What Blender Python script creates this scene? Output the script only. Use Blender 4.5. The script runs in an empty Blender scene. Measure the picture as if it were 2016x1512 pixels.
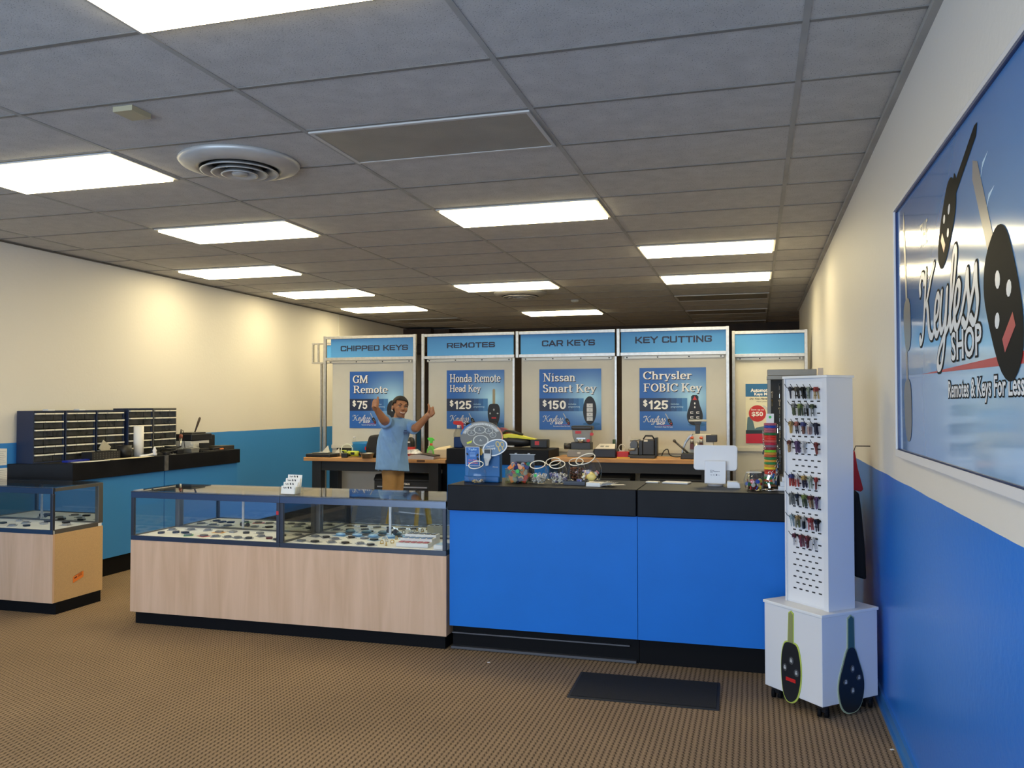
import bpy, bmesh, math, random
from mathutils import Vector, Matrix
random.seed(7)
SC = bpy.context.scene
COL = SC.collection
R_ = math.radians

# ---------------------------------------------------------------- camera, world, daylight, exposure
cam_d = bpy.data.cameras.new('camera')
cam_d.sensor_fit = 'HORIZONTAL'; cam_d.sensor_width = 36.0
cam_d.lens = 1662.56 / 2016 * 36.0
cam_d.clip_start = .05; cam_d.clip_end = 100
cam = bpy.data.objects.new('camera', cam_d); COL.objects.link(cam)
_r = Vector((.960834, .277124, -.000664)); _u = Vector((.007312, -.022957, .999710)); _w = Vector((-.277029, .960560, .024084))
_m = Matrix.Identity(4)
for _i in range(3):
    _m[_i][0] = _r[_i]; _m[_i][1] = _u[_i]; _m[_i][2] = -_w[_i]
_m.translation = Vector((-.1906, -3.2896, 1.588))
cam.matrix_world = _m
SC.camera = cam
world = bpy.data.worlds.new('sky'); SC.world = world
world.use_nodes = True
_bg = world.node_tree.nodes['Background']
_bg.inputs[0].default_value = (.62, .76, 1.0, 1); _bg.inputs[1].default_value = 8.6
PANEL_POWER = 13.5                     # emission of the lit ceiling panels
PANEL_COLOR = (1.0, .84, .48)
SC.view_settings.view_transform = 'Standard'
SC.view_settings.look = 'None'
SC.view_settings.gamma = 1.0
SC.view_settings.use_curve_mapping = False
SC.view_settings.exposure = 0.0
def portal(loc, rot, sx, sy):         # tells the renderer where the shop front lets the sky in
    l = bpy.data.lights.new('daylight_portal', 'AREA'); l.shape = 'RECTANGLE'; l.size = sx; l.size_y = sy
    l.cycles.is_portal = True
    o = bpy.data.objects.new('daylight_portal', l); COL.objects.link(o); o.location = loc; o.rotation_euler = rot
portal((-3.0, -5.72, 1.45), (R_(90), 0, 0), 6.8, 2.7)

# ---------------------------------------------------------------- helpers
def tag(o, label=None, cat=None, group=None, kind=None):
    if label: o['label'] = label
    if cat: o['category'] = cat
    if group: o['group'] = group
    if kind: o['kind'] = kind
    return o
def thing(name, label, cat, loc=(0, 0, 0), rz=0, group=None):
    o = bpy.data.objects.new(name, None); COL.objects.link(o)
    o.empty_display_size = .05
    o.location = loc; o.rotation_euler = (0, 0, rz)
    return tag(o, label, cat, group)
def link(name, me, parent=None):
    o = bpy.data.objects.new(name, me); COL.objects.link(o)
    if parent: o.parent = parent
    return o
def copy_tree(o, parent=None):
    c = o.copy(); COL.objects.link(c)
    if parent: c.parent = parent
    for ch in list(o.children): copy_tree(ch, c)
    return c

class MB:
    """collects shapes, then becomes ONE mesh object"""
    def __init__(s): s.v = []; s.f = []; s.mi = []; s.M = Matrix.Identity(4); s.cur = 0; s.sm = []
    def at(s, x=0, y=0, z=0, rx=0, ry=0, rz=0, sc=1):
        s.M = Matrix.Translation((x, y, z)) @ Matrix.Rotation(rz, 4, 'Z') @ Matrix.Rotation(ry, 4, 'Y') @ Matrix.Rotation(rx, 4, 'X') @ Matrix.Scale(sc, 4)
        return s
    def mat(s, i): s.cur = i; return s
    def raw(s, vs, fs, smooth=False):
        b = len(s.v); s.v += [tuple(s.M @ Vector(p)) for p in vs]
        for f in fs:
            s.f.append(tuple(b + i for i in f)); s.mi.append(s.cur); s.sm.append(smooth)
        return s
    def box(s, x0, x1, y0, y1, z0, z1):
        return s.raw([(x0, y0, z0), (x1, y0, z0), (x1, y1, z0), (x0, y1, z0), (x0, y0, z1), (x1, y0, z1), (x1, y1, z1), (x0, y1, z1)],
                     [(0, 3, 2, 1), (4, 5, 6, 7), (0, 1, 5, 4), (1, 2, 6, 5), (2, 3, 7, 6), (3, 0, 4, 7)])
    def cbox(s, c, d): return s.box(c[0]-d[0]/2, c[0]+d[0]/2, c[1]-d[1]/2, c[1]+d[1]/2, c[2]-d[2]/2, c[2]+d[2]/2)
    def bar(s, p, q, w, h):
        p, q = Vector(p), Vector(q); d = (q - p).normalized()
        up = Vector((0, 0, 1)) if abs(d.z) < .95 else Vector((0, 1, 0))
        x = d.cross(up).normalized() * (w / 2); y = x.cross(d).normalized() * (h / 2)
        vs = [p-x-y, p+x-y, p+x+y, p-x+y, q-x-y, q+x-y, q+x+y, q-x+y]
        return s.raw([tuple(a) for a in vs], [(0, 3, 2, 1), (4, 5, 6, 7), (0, 1, 5, 4), (1, 2, 6, 5), (2, 3, 7, 6), (3, 0, 4, 7)])
    def tube(s, pts, r, n=10, caps=True):
        pts = [Vector(p) for p in pts]; k = len(pts); rs = r if isinstance(r, (list, tuple)) else [r] * k
        vs = []; prev = None
        for i, p in enumerate(pts):
            d = (pts[min(i+1, k-1)] - pts[max(i-1, 0)]).normalized()
            if prev is None:
                a = Vector((0, 0, 1)) if abs(d.z) < .9 else Vector((1, 0, 0))
                x = d.cross(a).normalized()
            else: x = (prev - d * prev.dot(d)).normalized()
            prev = x; y = d.cross(x)
            for j in range(n):
                t = 2 * math.pi * j / n
                vs.append(tuple(p + (x * math.cos(t) + y * math.sin(t)) * rs[i]))
        fs = []
        for i in range(k - 1):
            for j in range(n):
                a = i*n+j; b = i*n+(j+1) % n; fs.append((a, b, b+n, a+n))
        s.raw(vs, fs, True)
        if caps: s.raw(vs[:n], [tuple(range(n))[::-1]]); s.raw(vs[-n:], [tuple(range(n))])
        return s
    def lathe(s, prof, n=24, c=(0, 0, 0), smooth=True):
        vs = []; fs = []
        for r, z in prof:
            for j in range(n):
                t = 2*math.pi*j/n; vs.append((c[0]+r*math.cos(t), c[1]+r*math.sin(t), c[2]+z))
        for i in range(len(prof)-1):
            for j in range(n):
                a = i*n+j; b = i*n+(j+1) % n; fs.append((a, b, b+n, a+n))
        return s.raw(vs, fs, smooth)
    def cyl(s, c, r, h, n=20, r2=None):
        r2 = r if r2 is None else r2
        s.lathe([(r, 0), (r2, h)], n, c)
        s.raw([(c[0]+r*math.cos(2*math.pi*j/n), c[1]+r*math.sin(2*math.pi*j/n), c[2]) for j in range(n)], [tuple(range(n))[::-1]])
        s.raw([(c[0]+r2*math.cos(2*math.pi*j/n), c[1]+r2*math.sin(2*math.pi*j/n), c[2]+h) for j in range(n)], [tuple(range(n))])
        return s
    def ball(s, c, r, n=16, m=10):
        rx, ry, rz = r if isinstance(r, (list, tuple)) else (r, r, r)
        vs = []; fs = []
        for i in range(m+1):
            p = math.pi*i/m
            for j in range(n):
                t = 2*math.pi*j/n
                vs.append((c[0]+rx*math.sin(p)*math.cos(t), c[1]+ry*math.sin(p)*math.sin(t), c[2]-rz*math.cos(p)))
        for i in range(m):
            for j in range(n):
                a = i*n+j; b = i*n+(j+1) % n; fs.append((a, b, b+n, a+n))
        return s.raw(vs, fs, True)
    def torus(s, c, R, r, n=24, m=8, ax='z'):
        vs = []; fs = []
        for i in range(n):
            a = 2*math.pi*i/n
            for j in range(m):
                b = 2*math.pi*j/m; q = R + r*math.cos(b); p = (q*math.cos(a), q*math.sin(a), r*math.sin(b))
                if ax == 'y': p = (p[0], p[2], p[1])
                if ax == 'x': p = (p[2], p[0], p[1])
                vs.append((c[0]+p[0], c[1]+p[1], c[2]+p[2]))
        for i in range(n):
            for j in range(m):
                fs.append((i*m+j, ((i+1) % n)*m+j, ((i+1) % n)*m+(j+1) % m, i*m+(j+1) % m))
        return s.raw(vs, fs, True)
    def prism(s, poly, t0, t1, ax='z'):
        """poly in 2D, pulled from t0 to t1 along ax (x: poly=(y,z); y: poly=(x,z); z: poly=(x,y))"""
        def P(u, v, t): return {'z': (u, v, t), 'y': (u, t, v), 'x': (t, u, v)}[ax]
        n = len(poly); vs = [P(u, v, t0) for u, v in poly] + [P(u, v, t1) for u, v in poly]
        return s.raw(vs, [tuple(range(n))[::-1], tuple(range(n, 2*n))] + [(i, (i+1) % n, n+(i+1) % n, n+i) for i in range(n)])
    def build(s, name, m, parent=None, bevel=0, seg=2, smooth=False, subsurf=0):
        me = bpy.data.meshes.new(name); me.from_pydata(s.v, [], s.f)
        for x in (m if isinstance(m, (list, tuple)) else [m]): me.materials.append(x)
        me.polygons.foreach_set('material_index', s.mi)
        me.polygons.foreach_set('use_smooth', [smooth or a for a in s.sm])
        bm = bmesh.new(); bm.from_mesh(me)
        bmesh.ops.remove_doubles(bm, verts=bm.verts, dist=1e-6)
        bmesh.ops.recalc_face_normals(bm, faces=bm.faces); bm.to_mesh(me); bm.free()
        o = link(name, me, parent)
        if bevel:
            b = o.modifiers.new('bevel', 'BEVEL'); b.width = bevel; b.segments = seg; b.limit_method = 'ANGLE'; b.angle_limit = R_(40)
        if subsurf:
            b = o.modifiers.new('sub', 'SUBSURF'); b.levels = subsurf; b.render_levels = subsurf
        return o

# ---------------------------------------------------------------- materials (all node based)
MATS = {}
def mat(name, col, rough=.5, metal=0, noise=0, nscale=8, bump=0, bscale=60, spec=.5, trans=0, emit=None, coat=0):
    if name in MATS: return MATS[name]
    m = bpy.data.materials.new(name); m.use_nodes = True; nt = m.node_tree; b = nt.nodes['Principled BSDF']
    b.inputs['Base Color'].default_value = (*col, 1); b.inputs['Roughness'].default_value = rough
    b.inputs['Metallic'].default_value = metal; b.inputs['Specular IOR Level'].default_value = spec
    b.inputs['Transmission Weight'].default_value = trans; b.inputs['Coat Weight'].default_value = coat
    if emit: b.inputs['Emission Color'].default_value = (*emit[0], 1); b.inputs['Emission Strength'].default_value = emit[1]
    if noise or bump:
        tc = nt.nodes.new('ShaderNodeTexCoord')
    if noise:
        n = nt.nodes.new('ShaderNodeTexNoise'); n.inputs['Scale'].default_value = nscale; n.inputs['Detail'].default_value = 4
        nt.links.new(tc.outputs['Object'], n.inputs['Vector'])
        r = nt.nodes.new('ShaderNodeValToRGB'); r.color_ramp.elements[0].position = .3; r.color_ramp.elements[1].position = .7
        r.color_ramp.elements[0].color = (*[c*(1-noise) for c in col], 1); r.color_ramp.elements[1].color = (*[min(1, c*(1+noise)) for c in col], 1)
        nt.links.new(n.outputs['Fac'], r.inputs['Fac']); nt.links.new(r.outputs['Color'], b.inputs['Base Color'])
    if bump:
        n = nt.nodes.new('ShaderNodeTexNoise'); n.inputs['Scale'].default_value = bscale; n.inputs['Detail'].default_value = 3
        nt.links.new(tc.outputs['Object'], n.inputs['Vector'])
        p = nt.nodes.new('ShaderNodeBump'); p.inputs['Strength'].default_value = bump; p.inputs['Distance'].default_value = .01
        nt.links.new(n.outputs['Fac'], p.inputs['Height']); nt.links.new(p.outputs['Normal'], b.inputs['Normal'])
    MATS[name] = m
    return m
def N(nt, t, **k):
    n = nt.nodes.new(t)
    for a, v in k.items():
        if a in ('operation', 'blend_type', 'data_type', 'feature', 'distance', 'wave_type', 'bands_direction', 'gradient_type'): setattr(n, a, v)
        else: n.inputs[a].default_value = v
    return n
def thin_glass(name, tint=(.98, .985, .985), ior=1.5, rough=.0):
    m = bpy.data.materials.new(name); m.use_nodes = True; nt = m.node_tree; nt.nodes.clear()
    o = nt.nodes.new('ShaderNodeOutputMaterial'); mx = nt.nodes.new('ShaderNodeMixShader')
    t = nt.nodes.new('ShaderNodeBsdfTransparent'); t.inputs[0].default_value = (*tint, 1)
    g = nt.nodes.new('ShaderNodeBsdfGlossy'); g.inputs['Roughness'].default_value = rough
    f = nt.nodes.new('ShaderNodeFresnel'); ge = nt.nodes.new('ShaderNodeNewGeometry'); mi = nt.nodes.new('ShaderNodeMix')
    mi.inputs[2].default_value = ior; mi.inputs[3].default_value = 1/ior      # same reflectance on both faces of a pane
    nt.links.new(ge.outputs['Backfacing'], mi.inputs[0]); nt.links.new(mi.outputs[0], f.inputs[0])
    nt.links.new(f.outputs[0], mx.inputs[0]); nt.links.new(t.outputs[0], mx.inputs[1]); nt.links.new(g.outputs[0], mx.inputs[2])
    nt.links.new(mx.outputs[0], o.inputs[0]); MATS[name] = m
    return m
BLACK = mat('black_plastic', (.012, .012, .014), .45)
SLAB = mat('black_laminate', (.007, .0075, .010), .48, noise=.25, nscale=5, spec=.16)
KICK = mat('black_kick_board', (.006, .006, .007), .7, spec=.12)
WHITE = mat('white_plastic', (.78, .78, .8), .35)
ALU = mat('brushed_aluminium', (.52, .51, .49), .42, 1, noise=.1, nscale=30)
CHROME = mat('chrome', (.8, .8, .8), .12, 1)
STEEL = mat('dull_steel', (.42, .42, .42), .38, 1, noise=.2, nscale=20)
PAPER = mat('paper', (.82, .81, .78), .8)
RED = mat('red_plastic', (.55, .02, .02), .4)
GLASS = thin_glass('showcase_glass'); TOPG = thin_glass('showcase_top_glass', (.97, .98, .98), 1.9)
JAR = mat('jar_glass', (1, 1, 1), .02, trans=1)
# ================================================================ the room
CE = 3.014; XL, XR = -6.45, .445; YF, YB, YR = -5.6, 12.0, 10.0
def wall_mat(name, line, gloss, blue=(.045, .25, .66, 1)):
    m = bpy.data.materials.new(name); m.use_nodes = True; nt = m.node_tree; b = nt.nodes['Principled BSDF']
    tc = nt.nodes.new('ShaderNodeTexCoord'); sp = nt.nodes.new('ShaderNodeSeparateXYZ'); nt.links.new(tc.outputs['Object'], sp.inputs[0])
    n = N(nt, 'ShaderNodeTexNoise', Scale=2.5, Detail=2); nt.links.new(tc.outputs['Object'], n.inputs['Vector'])
    a = N(nt, 'ShaderNodeMath', operation='MULTIPLY_ADD'); a.inputs[1].default_value = .012; nt.links.new(n.outputs['Fac'], a.inputs[0]); nt.links.new(sp.outputs['Z'], a.inputs[2])
    g = N(nt, 'ShaderNodeMath', operation='GREATER_THAN'); g.inputs[1].default_value = line + .006; nt.links.new(a.outputs[0], g.inputs[0])
    mx = nt.nodes.new('ShaderNodeMix'); mx.data_type = 'RGBA'
    mx.inputs[6].default_value = blue; mx.inputs[7].default_value = (.74, .71, .66, 1)
    nt.links.new(g.outputs[0], mx.inputs[0]); nt.links.new(mx.outputs[2], b.inputs['Base Color'])
    r = nt.nodes.new('ShaderNodeMix'); r.inputs[2].default_value = gloss; r.inputs[3].default_value = .55
    nt.links.new(g.outputs[0], r.inputs[0]); nt.links.new(r.outputs[0], b.inputs['Roughness'])
    n2 = N(nt, 'ShaderNodeTexNoise', Scale=35, Detail=3); nt.links.new(tc.outputs['Object'], n2.inputs['Vector'])
    p = N(nt, 'ShaderNodeBump', Strength=.12, Distance=.01); nt.links.new(n2.outputs['Fac'], p.inputs['Height']); nt.links.new(p.outputs['Normal'], b.inputs['Normal'])
    return m
W_RIGHT = wall_mat('two_tone_paint', 1.232, .30, (.022, .19, .70, 1))
W_LEFT = wall_mat('two_tone_paint_flat', 1.255, .45)
CREAM = mat('cream_paint', (.72, .68, .6), .6)
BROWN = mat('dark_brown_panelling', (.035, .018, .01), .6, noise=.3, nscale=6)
def struct(name, mb, m, parent=None):
    o = mb.build(name, m, parent); o['kind'] = 'structure'; return o

# carpet: brown loop pile in ribs of staggered nubs
def carpet_mat():
    m = bpy.data.materials.new('brown_loop_carpet'); m.use_nodes = True; nt = m.node_tree; b = nt.nodes['Principled BSDF']
    tc = nt.nodes.new('ShaderNodeTexCoord'); sp = nt.nodes.new('ShaderNodeSeparateXYZ'); nt.links.new(tc.outputs['Object'], sp.inputs[0])
    def M_(op, a, bv=None):
        n = N(nt, 'ShaderNodeMath', operation=op)
        for i, v in enumerate((a, bv)):
            if v is None: continue
            if isinstance(v, (int, float)): n.inputs[i].default_value = v
            else: nt.links.new(v, n.inputs[i])
        return n.outputs[0]
    wob = N(nt, 'ShaderNodeTexNoise', Scale=3, Detail=2); nt.links.new(tc.outputs['Object'], wob.inputs['Vector'])
    u = M_('MULTIPLY', M_('ADD', M_('ADD', sp.outputs['X'], 40), M_('MULTIPLY', wob.outputs['Fac'], .006)), 37)
    row = M_('FLOOR', u); fu = M_('FRACT', u)
    v = M_('ADD', M_('MULTIPLY', sp.outputs['Y'], 33), M_('MULTIPLY', row, .37))
    groove = M_('SUBTRACT', 1, M_('POWER', M_('SINE', M_('MULTIPLY', fu, math.pi)), .8)); nub = M_('ADD', M_('MULTIPLY', M_('SINE', M_('MULTIPLY', v, 2*math.pi)), .45), .62)
    n1 = N(nt, 'ShaderNodeTexNoise', Scale=170, Detail=2); nt.links.new(tc.outputs['Object'], n1.inputs['Vector'])
    hgt = M_('MULTIPLY', M_('SUBTRACT', 1, M_('MULTIPLY', groove, nub)), M_('ADD', M_('MULTIPLY', n1.outputs['Fac'], .9), .4))
    r = nt.nodes.new('ShaderNodeValToRGB'); e = r.color_ramp.elements
    e[0].position = .25; e[0].color = (.060, .040, .024, 1); e[1].position = 1.0; e[1].color = (.385, .27, .168, 1)
    nt.links.new(hgt, r.inputs['Fac'])
    n2 = N(nt, 'ShaderNodeTexNoise', Scale=1.2, Detail=3); nt.links.new(tc.outputs['Object'], n2.inputs['Vector'])
    r3 = nt.nodes.new('ShaderNodeValToRGB'); e = r3.color_ramp.elements; e[0].position = .35; e[0].color = (.8, .8, .8, 1); e[1].position = .65; e[1].color = (1.08, 1.08, 1.08, 1)
    nt.links.new(n2.outputs['Fac'], r3.inputs['Fac'])
    mx = nt.nodes.new('ShaderNodeMix'); mx.data_type = 'RGBA'; mx.blend_type = 'MULTIPLY'; mx.inputs[0].default_value = .5
    nt.links.new(r.outputs[0], mx.inputs[6]); nt.links.new(r3.outputs[0], mx.inputs[7]); nt.links.new(mx.outputs[2], b.inputs['Base Color'])
    b.inputs['Roughness'].default_value = .95; b.inputs['Specular IOR Level'].default_value = .12
    p = N(nt, 'ShaderNodeBump', Strength=.6, Distance=.006); nt.links.new(hgt, p.inputs['Height']); nt.links.new(p.outputs['Normal'], b.inputs['Normal'])
    return m
struct('floor', MB().box(XL-.2, 2.4, YF-.3, YB+.2, -.1, 0), carpet_mat())

# ceiling tiles: pale mineral board with pin holes, 4 x 2 foot grid
def tile_mat():
    m = bpy.data.materials.new('mineral_ceiling_tile'); m.use_nodes = True; nt = m.node_tree; b = nt.nodes['Principled BSDF']
    tc = nt.nodes.new('ShaderNodeTexCoord')
    vo = N(nt, 'ShaderNodeTexVoronoi', Scale=105, Randomness=1.0); nt.links.new(tc.outputs['Object'], vo.inputs['Vector'])
    n = N(nt, 'ShaderNodeTexNoise', Scale=9, Detail=4); nt.links.new(tc.outputs['Object'], n.inputs['Vector'])
    r = nt.nodes.new('ShaderNodeValToRGB'); e = r.color_ramp.elements; e[0].position = .13; e[0].color = (.10, .10, .10, 1); e[1].position = .22; e[1].color = (1, 1, 1, 1)
    nt.links.new(vo.outputs['Distance'], r.inputs['Fac'])
    r2 = nt.nodes.new('ShaderNodeValToRGB'); e = r2.color_ramp.elements; e[0].position = .3; e[0].color = (.47, .46, .445, 1); e[1].position = .75; e[1].color = (.555, .54, .52, 1)
    nt.links.new(n.outputs['Fac'], r2.inputs['Fac'])
    mx = nt.nodes.new('ShaderNodeMix'); mx.data_type = 'RGBA'; mx.blend_type = 'MULTIPLY'; mx.inputs[0].default_value = .75
    nt.links.new(r2.outputs[0], mx.inputs[6]); nt.links.new(r.outputs[0], mx.inputs[7]); nt.links.new(mx.outputs[2], b.inputs['Base Color'])
    b.inputs['Roughness'].default_value = .95; b.inputs['Specular IOR Level'].default_value = .1
    p = N(nt, 'ShaderNodeBump', Strength=.12, Distance=.003); nt.links.new(vo.outputs['Distance'], p.inputs['Height']); nt.links.new(p.outputs['Normal'], b.inputs['Normal'])
    return m
ceil = struct('ceiling', MB().box(XL-.2, 2.4, YF-.3, YB+.2, CE, CE+.08), tile_mat())
T4, T2 = 1.2192, .6096
g = MB()
for c in range(-5, 2): g.box(c*T4-.0125, c*T4+.0125, YF, YB, CE-.004, CE+.002)
g2 = MB()
for r in range(-9, 20): g2.box(XL, XR if r*T2 < YR else 2.3, r*T2-.011, r*T2+.011, CE-.0035, CE+.002)
GRID = mat('grey_ceiling_grid', (.36, .35, .33), .7, noise=.15, nscale=3)
GRID2 = mat('dull_cross_grid', (.20, .19, .175), .6, noise=.15, nscale=3)
struct('ceiling_grid', g, GRID, ceil)
struct('ceiling_cross_grid', g2, GRID2, ceil)
struct('trim_1', MB().box(XR-.03, XR, YF, YR, CE-.028, CE-.0045), GRID)
struct('trim_2', MB().box(XL, XL+.014, YF, YB, CE-.018, CE-.0045), mat('dark_wall_angle', (.10, .09, .075), .6))
# walls
wl = struct('wall_left', MB().box(XL-.15, XL, YF, YB, 0, CE), W_LEFT)
struct('trim_3', MB().box(XL, XL+.008, 8.63, 8.66, 1.3, CE-.035), CREAM)
struct('wall_right', MB().box(XR, XR+.15, YF, YR, 0, CE), W_RIGHT)
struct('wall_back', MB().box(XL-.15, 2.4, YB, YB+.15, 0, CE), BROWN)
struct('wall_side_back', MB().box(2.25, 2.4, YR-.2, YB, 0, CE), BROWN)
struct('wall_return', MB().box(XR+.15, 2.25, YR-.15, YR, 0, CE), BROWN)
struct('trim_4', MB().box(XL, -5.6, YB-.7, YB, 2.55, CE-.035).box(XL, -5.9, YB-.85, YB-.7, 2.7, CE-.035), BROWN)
BASEB = mat('blue_base_paint', (.04, .20, .52), .35)
bb = MB().box(XR-.014, XR, YF, YR, 0, .075).box(XR-.026, XR, YF, YR, 0, .02)
struct('baseboard_right', bb, BASEB)
struct('added_floor_sheet', MB().box(-6.2, -.9, -5.45, -.75, 0.0005, .006), mat('added_charcoal_sheet', (.022, .022, .021), .95, noise=.3, nscale=40))  # added out of view to darken the floor mirrored in the showcase doors
struct('baseboard_left', MB().box(XL, XL+.012, YF, YB, 0, .09), KICK)
# the shop front behind the photographer: sill wall, aluminium mullions and glass
FRAME = mat('dark_bronze_frame', (.05, .045, .04), .4, .6)
struct('wall_front', MB().box(XL, XR, YF-.1, YF, 0, .12).box(XL, XR, YF-.1, YF, 2.75, CE), mat('front_wall_paint', (.55, .53, .5), .6))
for i, (a, b_) in enumerate(((XL, -4.15), (-4.15, -1.85), (-1.85, XR))):
    w = MB().box(a, a+.06, YF-.09, YF-.02, .12, 2.75).box(b_-.06, b_, YF-.09, YF-.02, .12, 2.75).box(a+.06, b_-.06, YF-.09, YF-.02, .12, .2).box(a+.06, b_-.06, YF-.09, YF-.02, 2.67, 2.75)
    wo = struct('window_%d' % (i+1), w, FRAME)
    struct('pane', MB().box(a+.06, b_-.06, YF-.06, YF-.052, .2, 2.67), thin_glass('front_glass_%d' % i, (.95, .97, .96)), wo)

# ---------------------------------------------------------------- ceiling fixtures
DIFF = mat('lit_diffuser', (.9, .9, .88), .5, emit=(PANEL_COLOR, PANEL_POWER))
OFFD = mat('unlit_diffuser', (.30, .27, .22), .35, noise=.12, nscale=4, bump=.15, bscale=150)
LFR = mat('white_light_frame', (.55, .53, .5), .5)
def panel(c, r, lit, label):
    o = thing('ceiling_light', label, 'ceiling light', (c*T4+T4/2, r*T2+T2/2, CE), 0, 'lit ceiling panels' if lit else 'unlit ceiling panels')
    a, b = T4/2-.012, T2/2-.012; f = MB()
    for x0, x1, y0, y1 in ((-a, a, -b, -b+.022), (-a, a, b-.022, b), (-a, -a+.022, -b+.022, b-.022), (a-.022, a, -b+.022, b-.022)): f.box(x0, x1, y0, y1, -.012, -.0005)
    f.build('frame', LFR, o, bevel=.002)
    MB().box(-a+.024, a-.024, -b+.024, b-.024, -.026 if lit else -.009, -.002).build('diffuser', DIFF if lit else OFFD, o)
    return o
panel(-2, -2, True, 'nearest, largest glowing ceiling panel, cut by the top edge of the photo')
panel(-4, 1, True, 'glowing ceiling panel left of the large round vent, cut by the photo\'s left edge')
panel(-4, 4, True, 'glowing ceiling panel just beyond the large round vent, left of centre')
panel(-5, 7, True, 'glowing ceiling panel nearest to the left wall, first of the three along that wall')
panel(-5, 10, True, 'glowing ceiling panel along the left wall, second of the three')
panel(-5, 13, True, 'smallest and farthest of the three glowing ceiling panels along the left wall')
panel(-2, 4, True, 'wide glowing ceiling panel in the middle of the room, beyond the unlit one')
panel(-1, 7, True, 'nearer of the two glowing ceiling panels in front of the key cutting sign')
panel(-1, 10, True, 'farther of the two glowing ceiling panels toward the right wall')
panel(-3, 10, True, 'glowing ceiling panel just in front of the small far air vent')
panel(-3, 15, True, 'farthest glowing ceiling panel, beyond the small far air vent')
panel(-2, 1, False, 'large unlit dull brown ceiling panel right of the round vent')
panel(-1, 13, False, 'dark unlit ceiling panel on the right, nearest of the three behind the lit ones')
panel(-1, 16, False, 'dark unlit ceiling panel on the right, middle of the three at the back')
panel(-1, 19, False, 'dark unlit ceiling panel on the right, farthest of the three at the back')
panel(-5, 16, False, 'dark unlit ceiling panel above the chipped keys sign, nearer of two')
panel(-5, 19, False, 'dark unlit ceiling panel above the chipped keys sign, farther of two')
VENTM = mat('painted_vent_metal', (.50, .49, .47), .4, .3, noise=.1, nscale=6)
VDARK = mat('dark_duct', (.012, .011, .010), .8)
def vent(x, y, s, label):
    o = thing('air_vent', label, 'ceiling vent', (x, y, CE), 0, 'round ceiling vents')
    MB().lathe([(.365*s, -.001), (.37*s, -.012), (.355*s, -.03), (.27*s, -.055), (.245*s, -.05), (.245*s, -.008)], 48).build('rim', VENTM, o)
    MB().cyl((0, 0, -.006), .245*s, .004, 40).build('duct', VDARK, o)
    for k, (ra, rb, z0, z1) in enumerate(((.175, .235, -.062, -.02), (.115, .17, -.07, -.025), (.055, .11, -.078, -.03))):
        MB().lathe([(ra*s, z1), (rb*s, z0), (rb*s+.004, z0-.003), (rb*s-.008, z0-.006), (ra*s-.006, z1-.006), (ra*s, z1)], 40).build('louvre', VENTM, o)
    MB().lathe([(.0005, -.082), (.045*s, -.08), (.05*s, -.07), (.03*s, -.03), (.0005, -.03)], 28).build('hub', VENTM, o)
    return o
vent(-3.09, 1.0, .93, 'large round white air vent in the ceiling, nearest to the camera')
vent(-3.06, 7.05, .93, 'small far round air vent beside the glowing panels at the back')
d = MB().box(-.055, .055, -.065, .065, -.026, -.001).build('ceiling_sensor', mat('yellowed_plastic', (.42, .37, .24), .5)); d.location = (-3.083, .10, CE)
tag(d, 'small yellowed rectangular sensor box on the ceiling near the round vent', 'sensor')
d = MB().lathe([(.055, -.001), (.055, -.02), (.035, -.035), (.0005, -.036)], 20).build('smoke_detector', mat('aged_white', (.5, .47, .4), .5)); d.location = (-2.55, 8.0, CE)
tag(d, 'small round white detector on the far ceiling near the last lit panel', 'detector')
# ================================================================ glass showcases
def wood_mat(name, c0, c1, sx=14, sz=1.1):
    m = bpy.data.materials.new(name); m.use_nodes = True; nt = m.node_tree; b = nt.nodes['Principled BSDF']
    tc = nt.nodes.new('ShaderNodeTexCoord'); mp = nt.nodes.new('ShaderNodeMapping'); mp.inputs['Scale'].default_value = (sx, sx, sz)
    nt.links.new(tc.outputs['Object'], mp.inputs[0])
    n = N(nt, 'ShaderNodeTexNoise', Scale=1.0, Detail=5, Distortion=.8); nt.links.new(mp.outputs[0], n.inputs['Vector'])
    r = nt.nodes.new('ShaderNodeValToRGB'); e = r.color_ramp.elements; e[0].position = .33; e[0].color = (*c0, 1); e[1].position = .68; e[1].color = (*c1, 1)
    nt.links.new(n.outputs['Fac'], r.inputs['Fac']); nt.links.new(r.outputs[0], b.inputs['Base Color']); b.inputs['Roughness'].default_value = .45
    return m
MAPLE = wood_mat('maple_laminate', (.60, .385, .24), (.71, .475, .32))
CHIPB = mat('raw_particle_board', (.58, .37, .17), .7, noise=.08, nscale=160)
CFRAME = mat('anodised_case_frame', (.14, .16, .20), .22, .9)
CFRAME2 = mat('dull_case_frame', (.16, .155, .14), .4, .6)
CPOST = mat('dark_case_post', (.05, .055, .07), .35, .5)
DECK = mat('white_display_deck', (.87, .885, .90), .5)
MIRR = mat('smoked_mirror', (.50, .54, .53), .02, 1)
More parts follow.
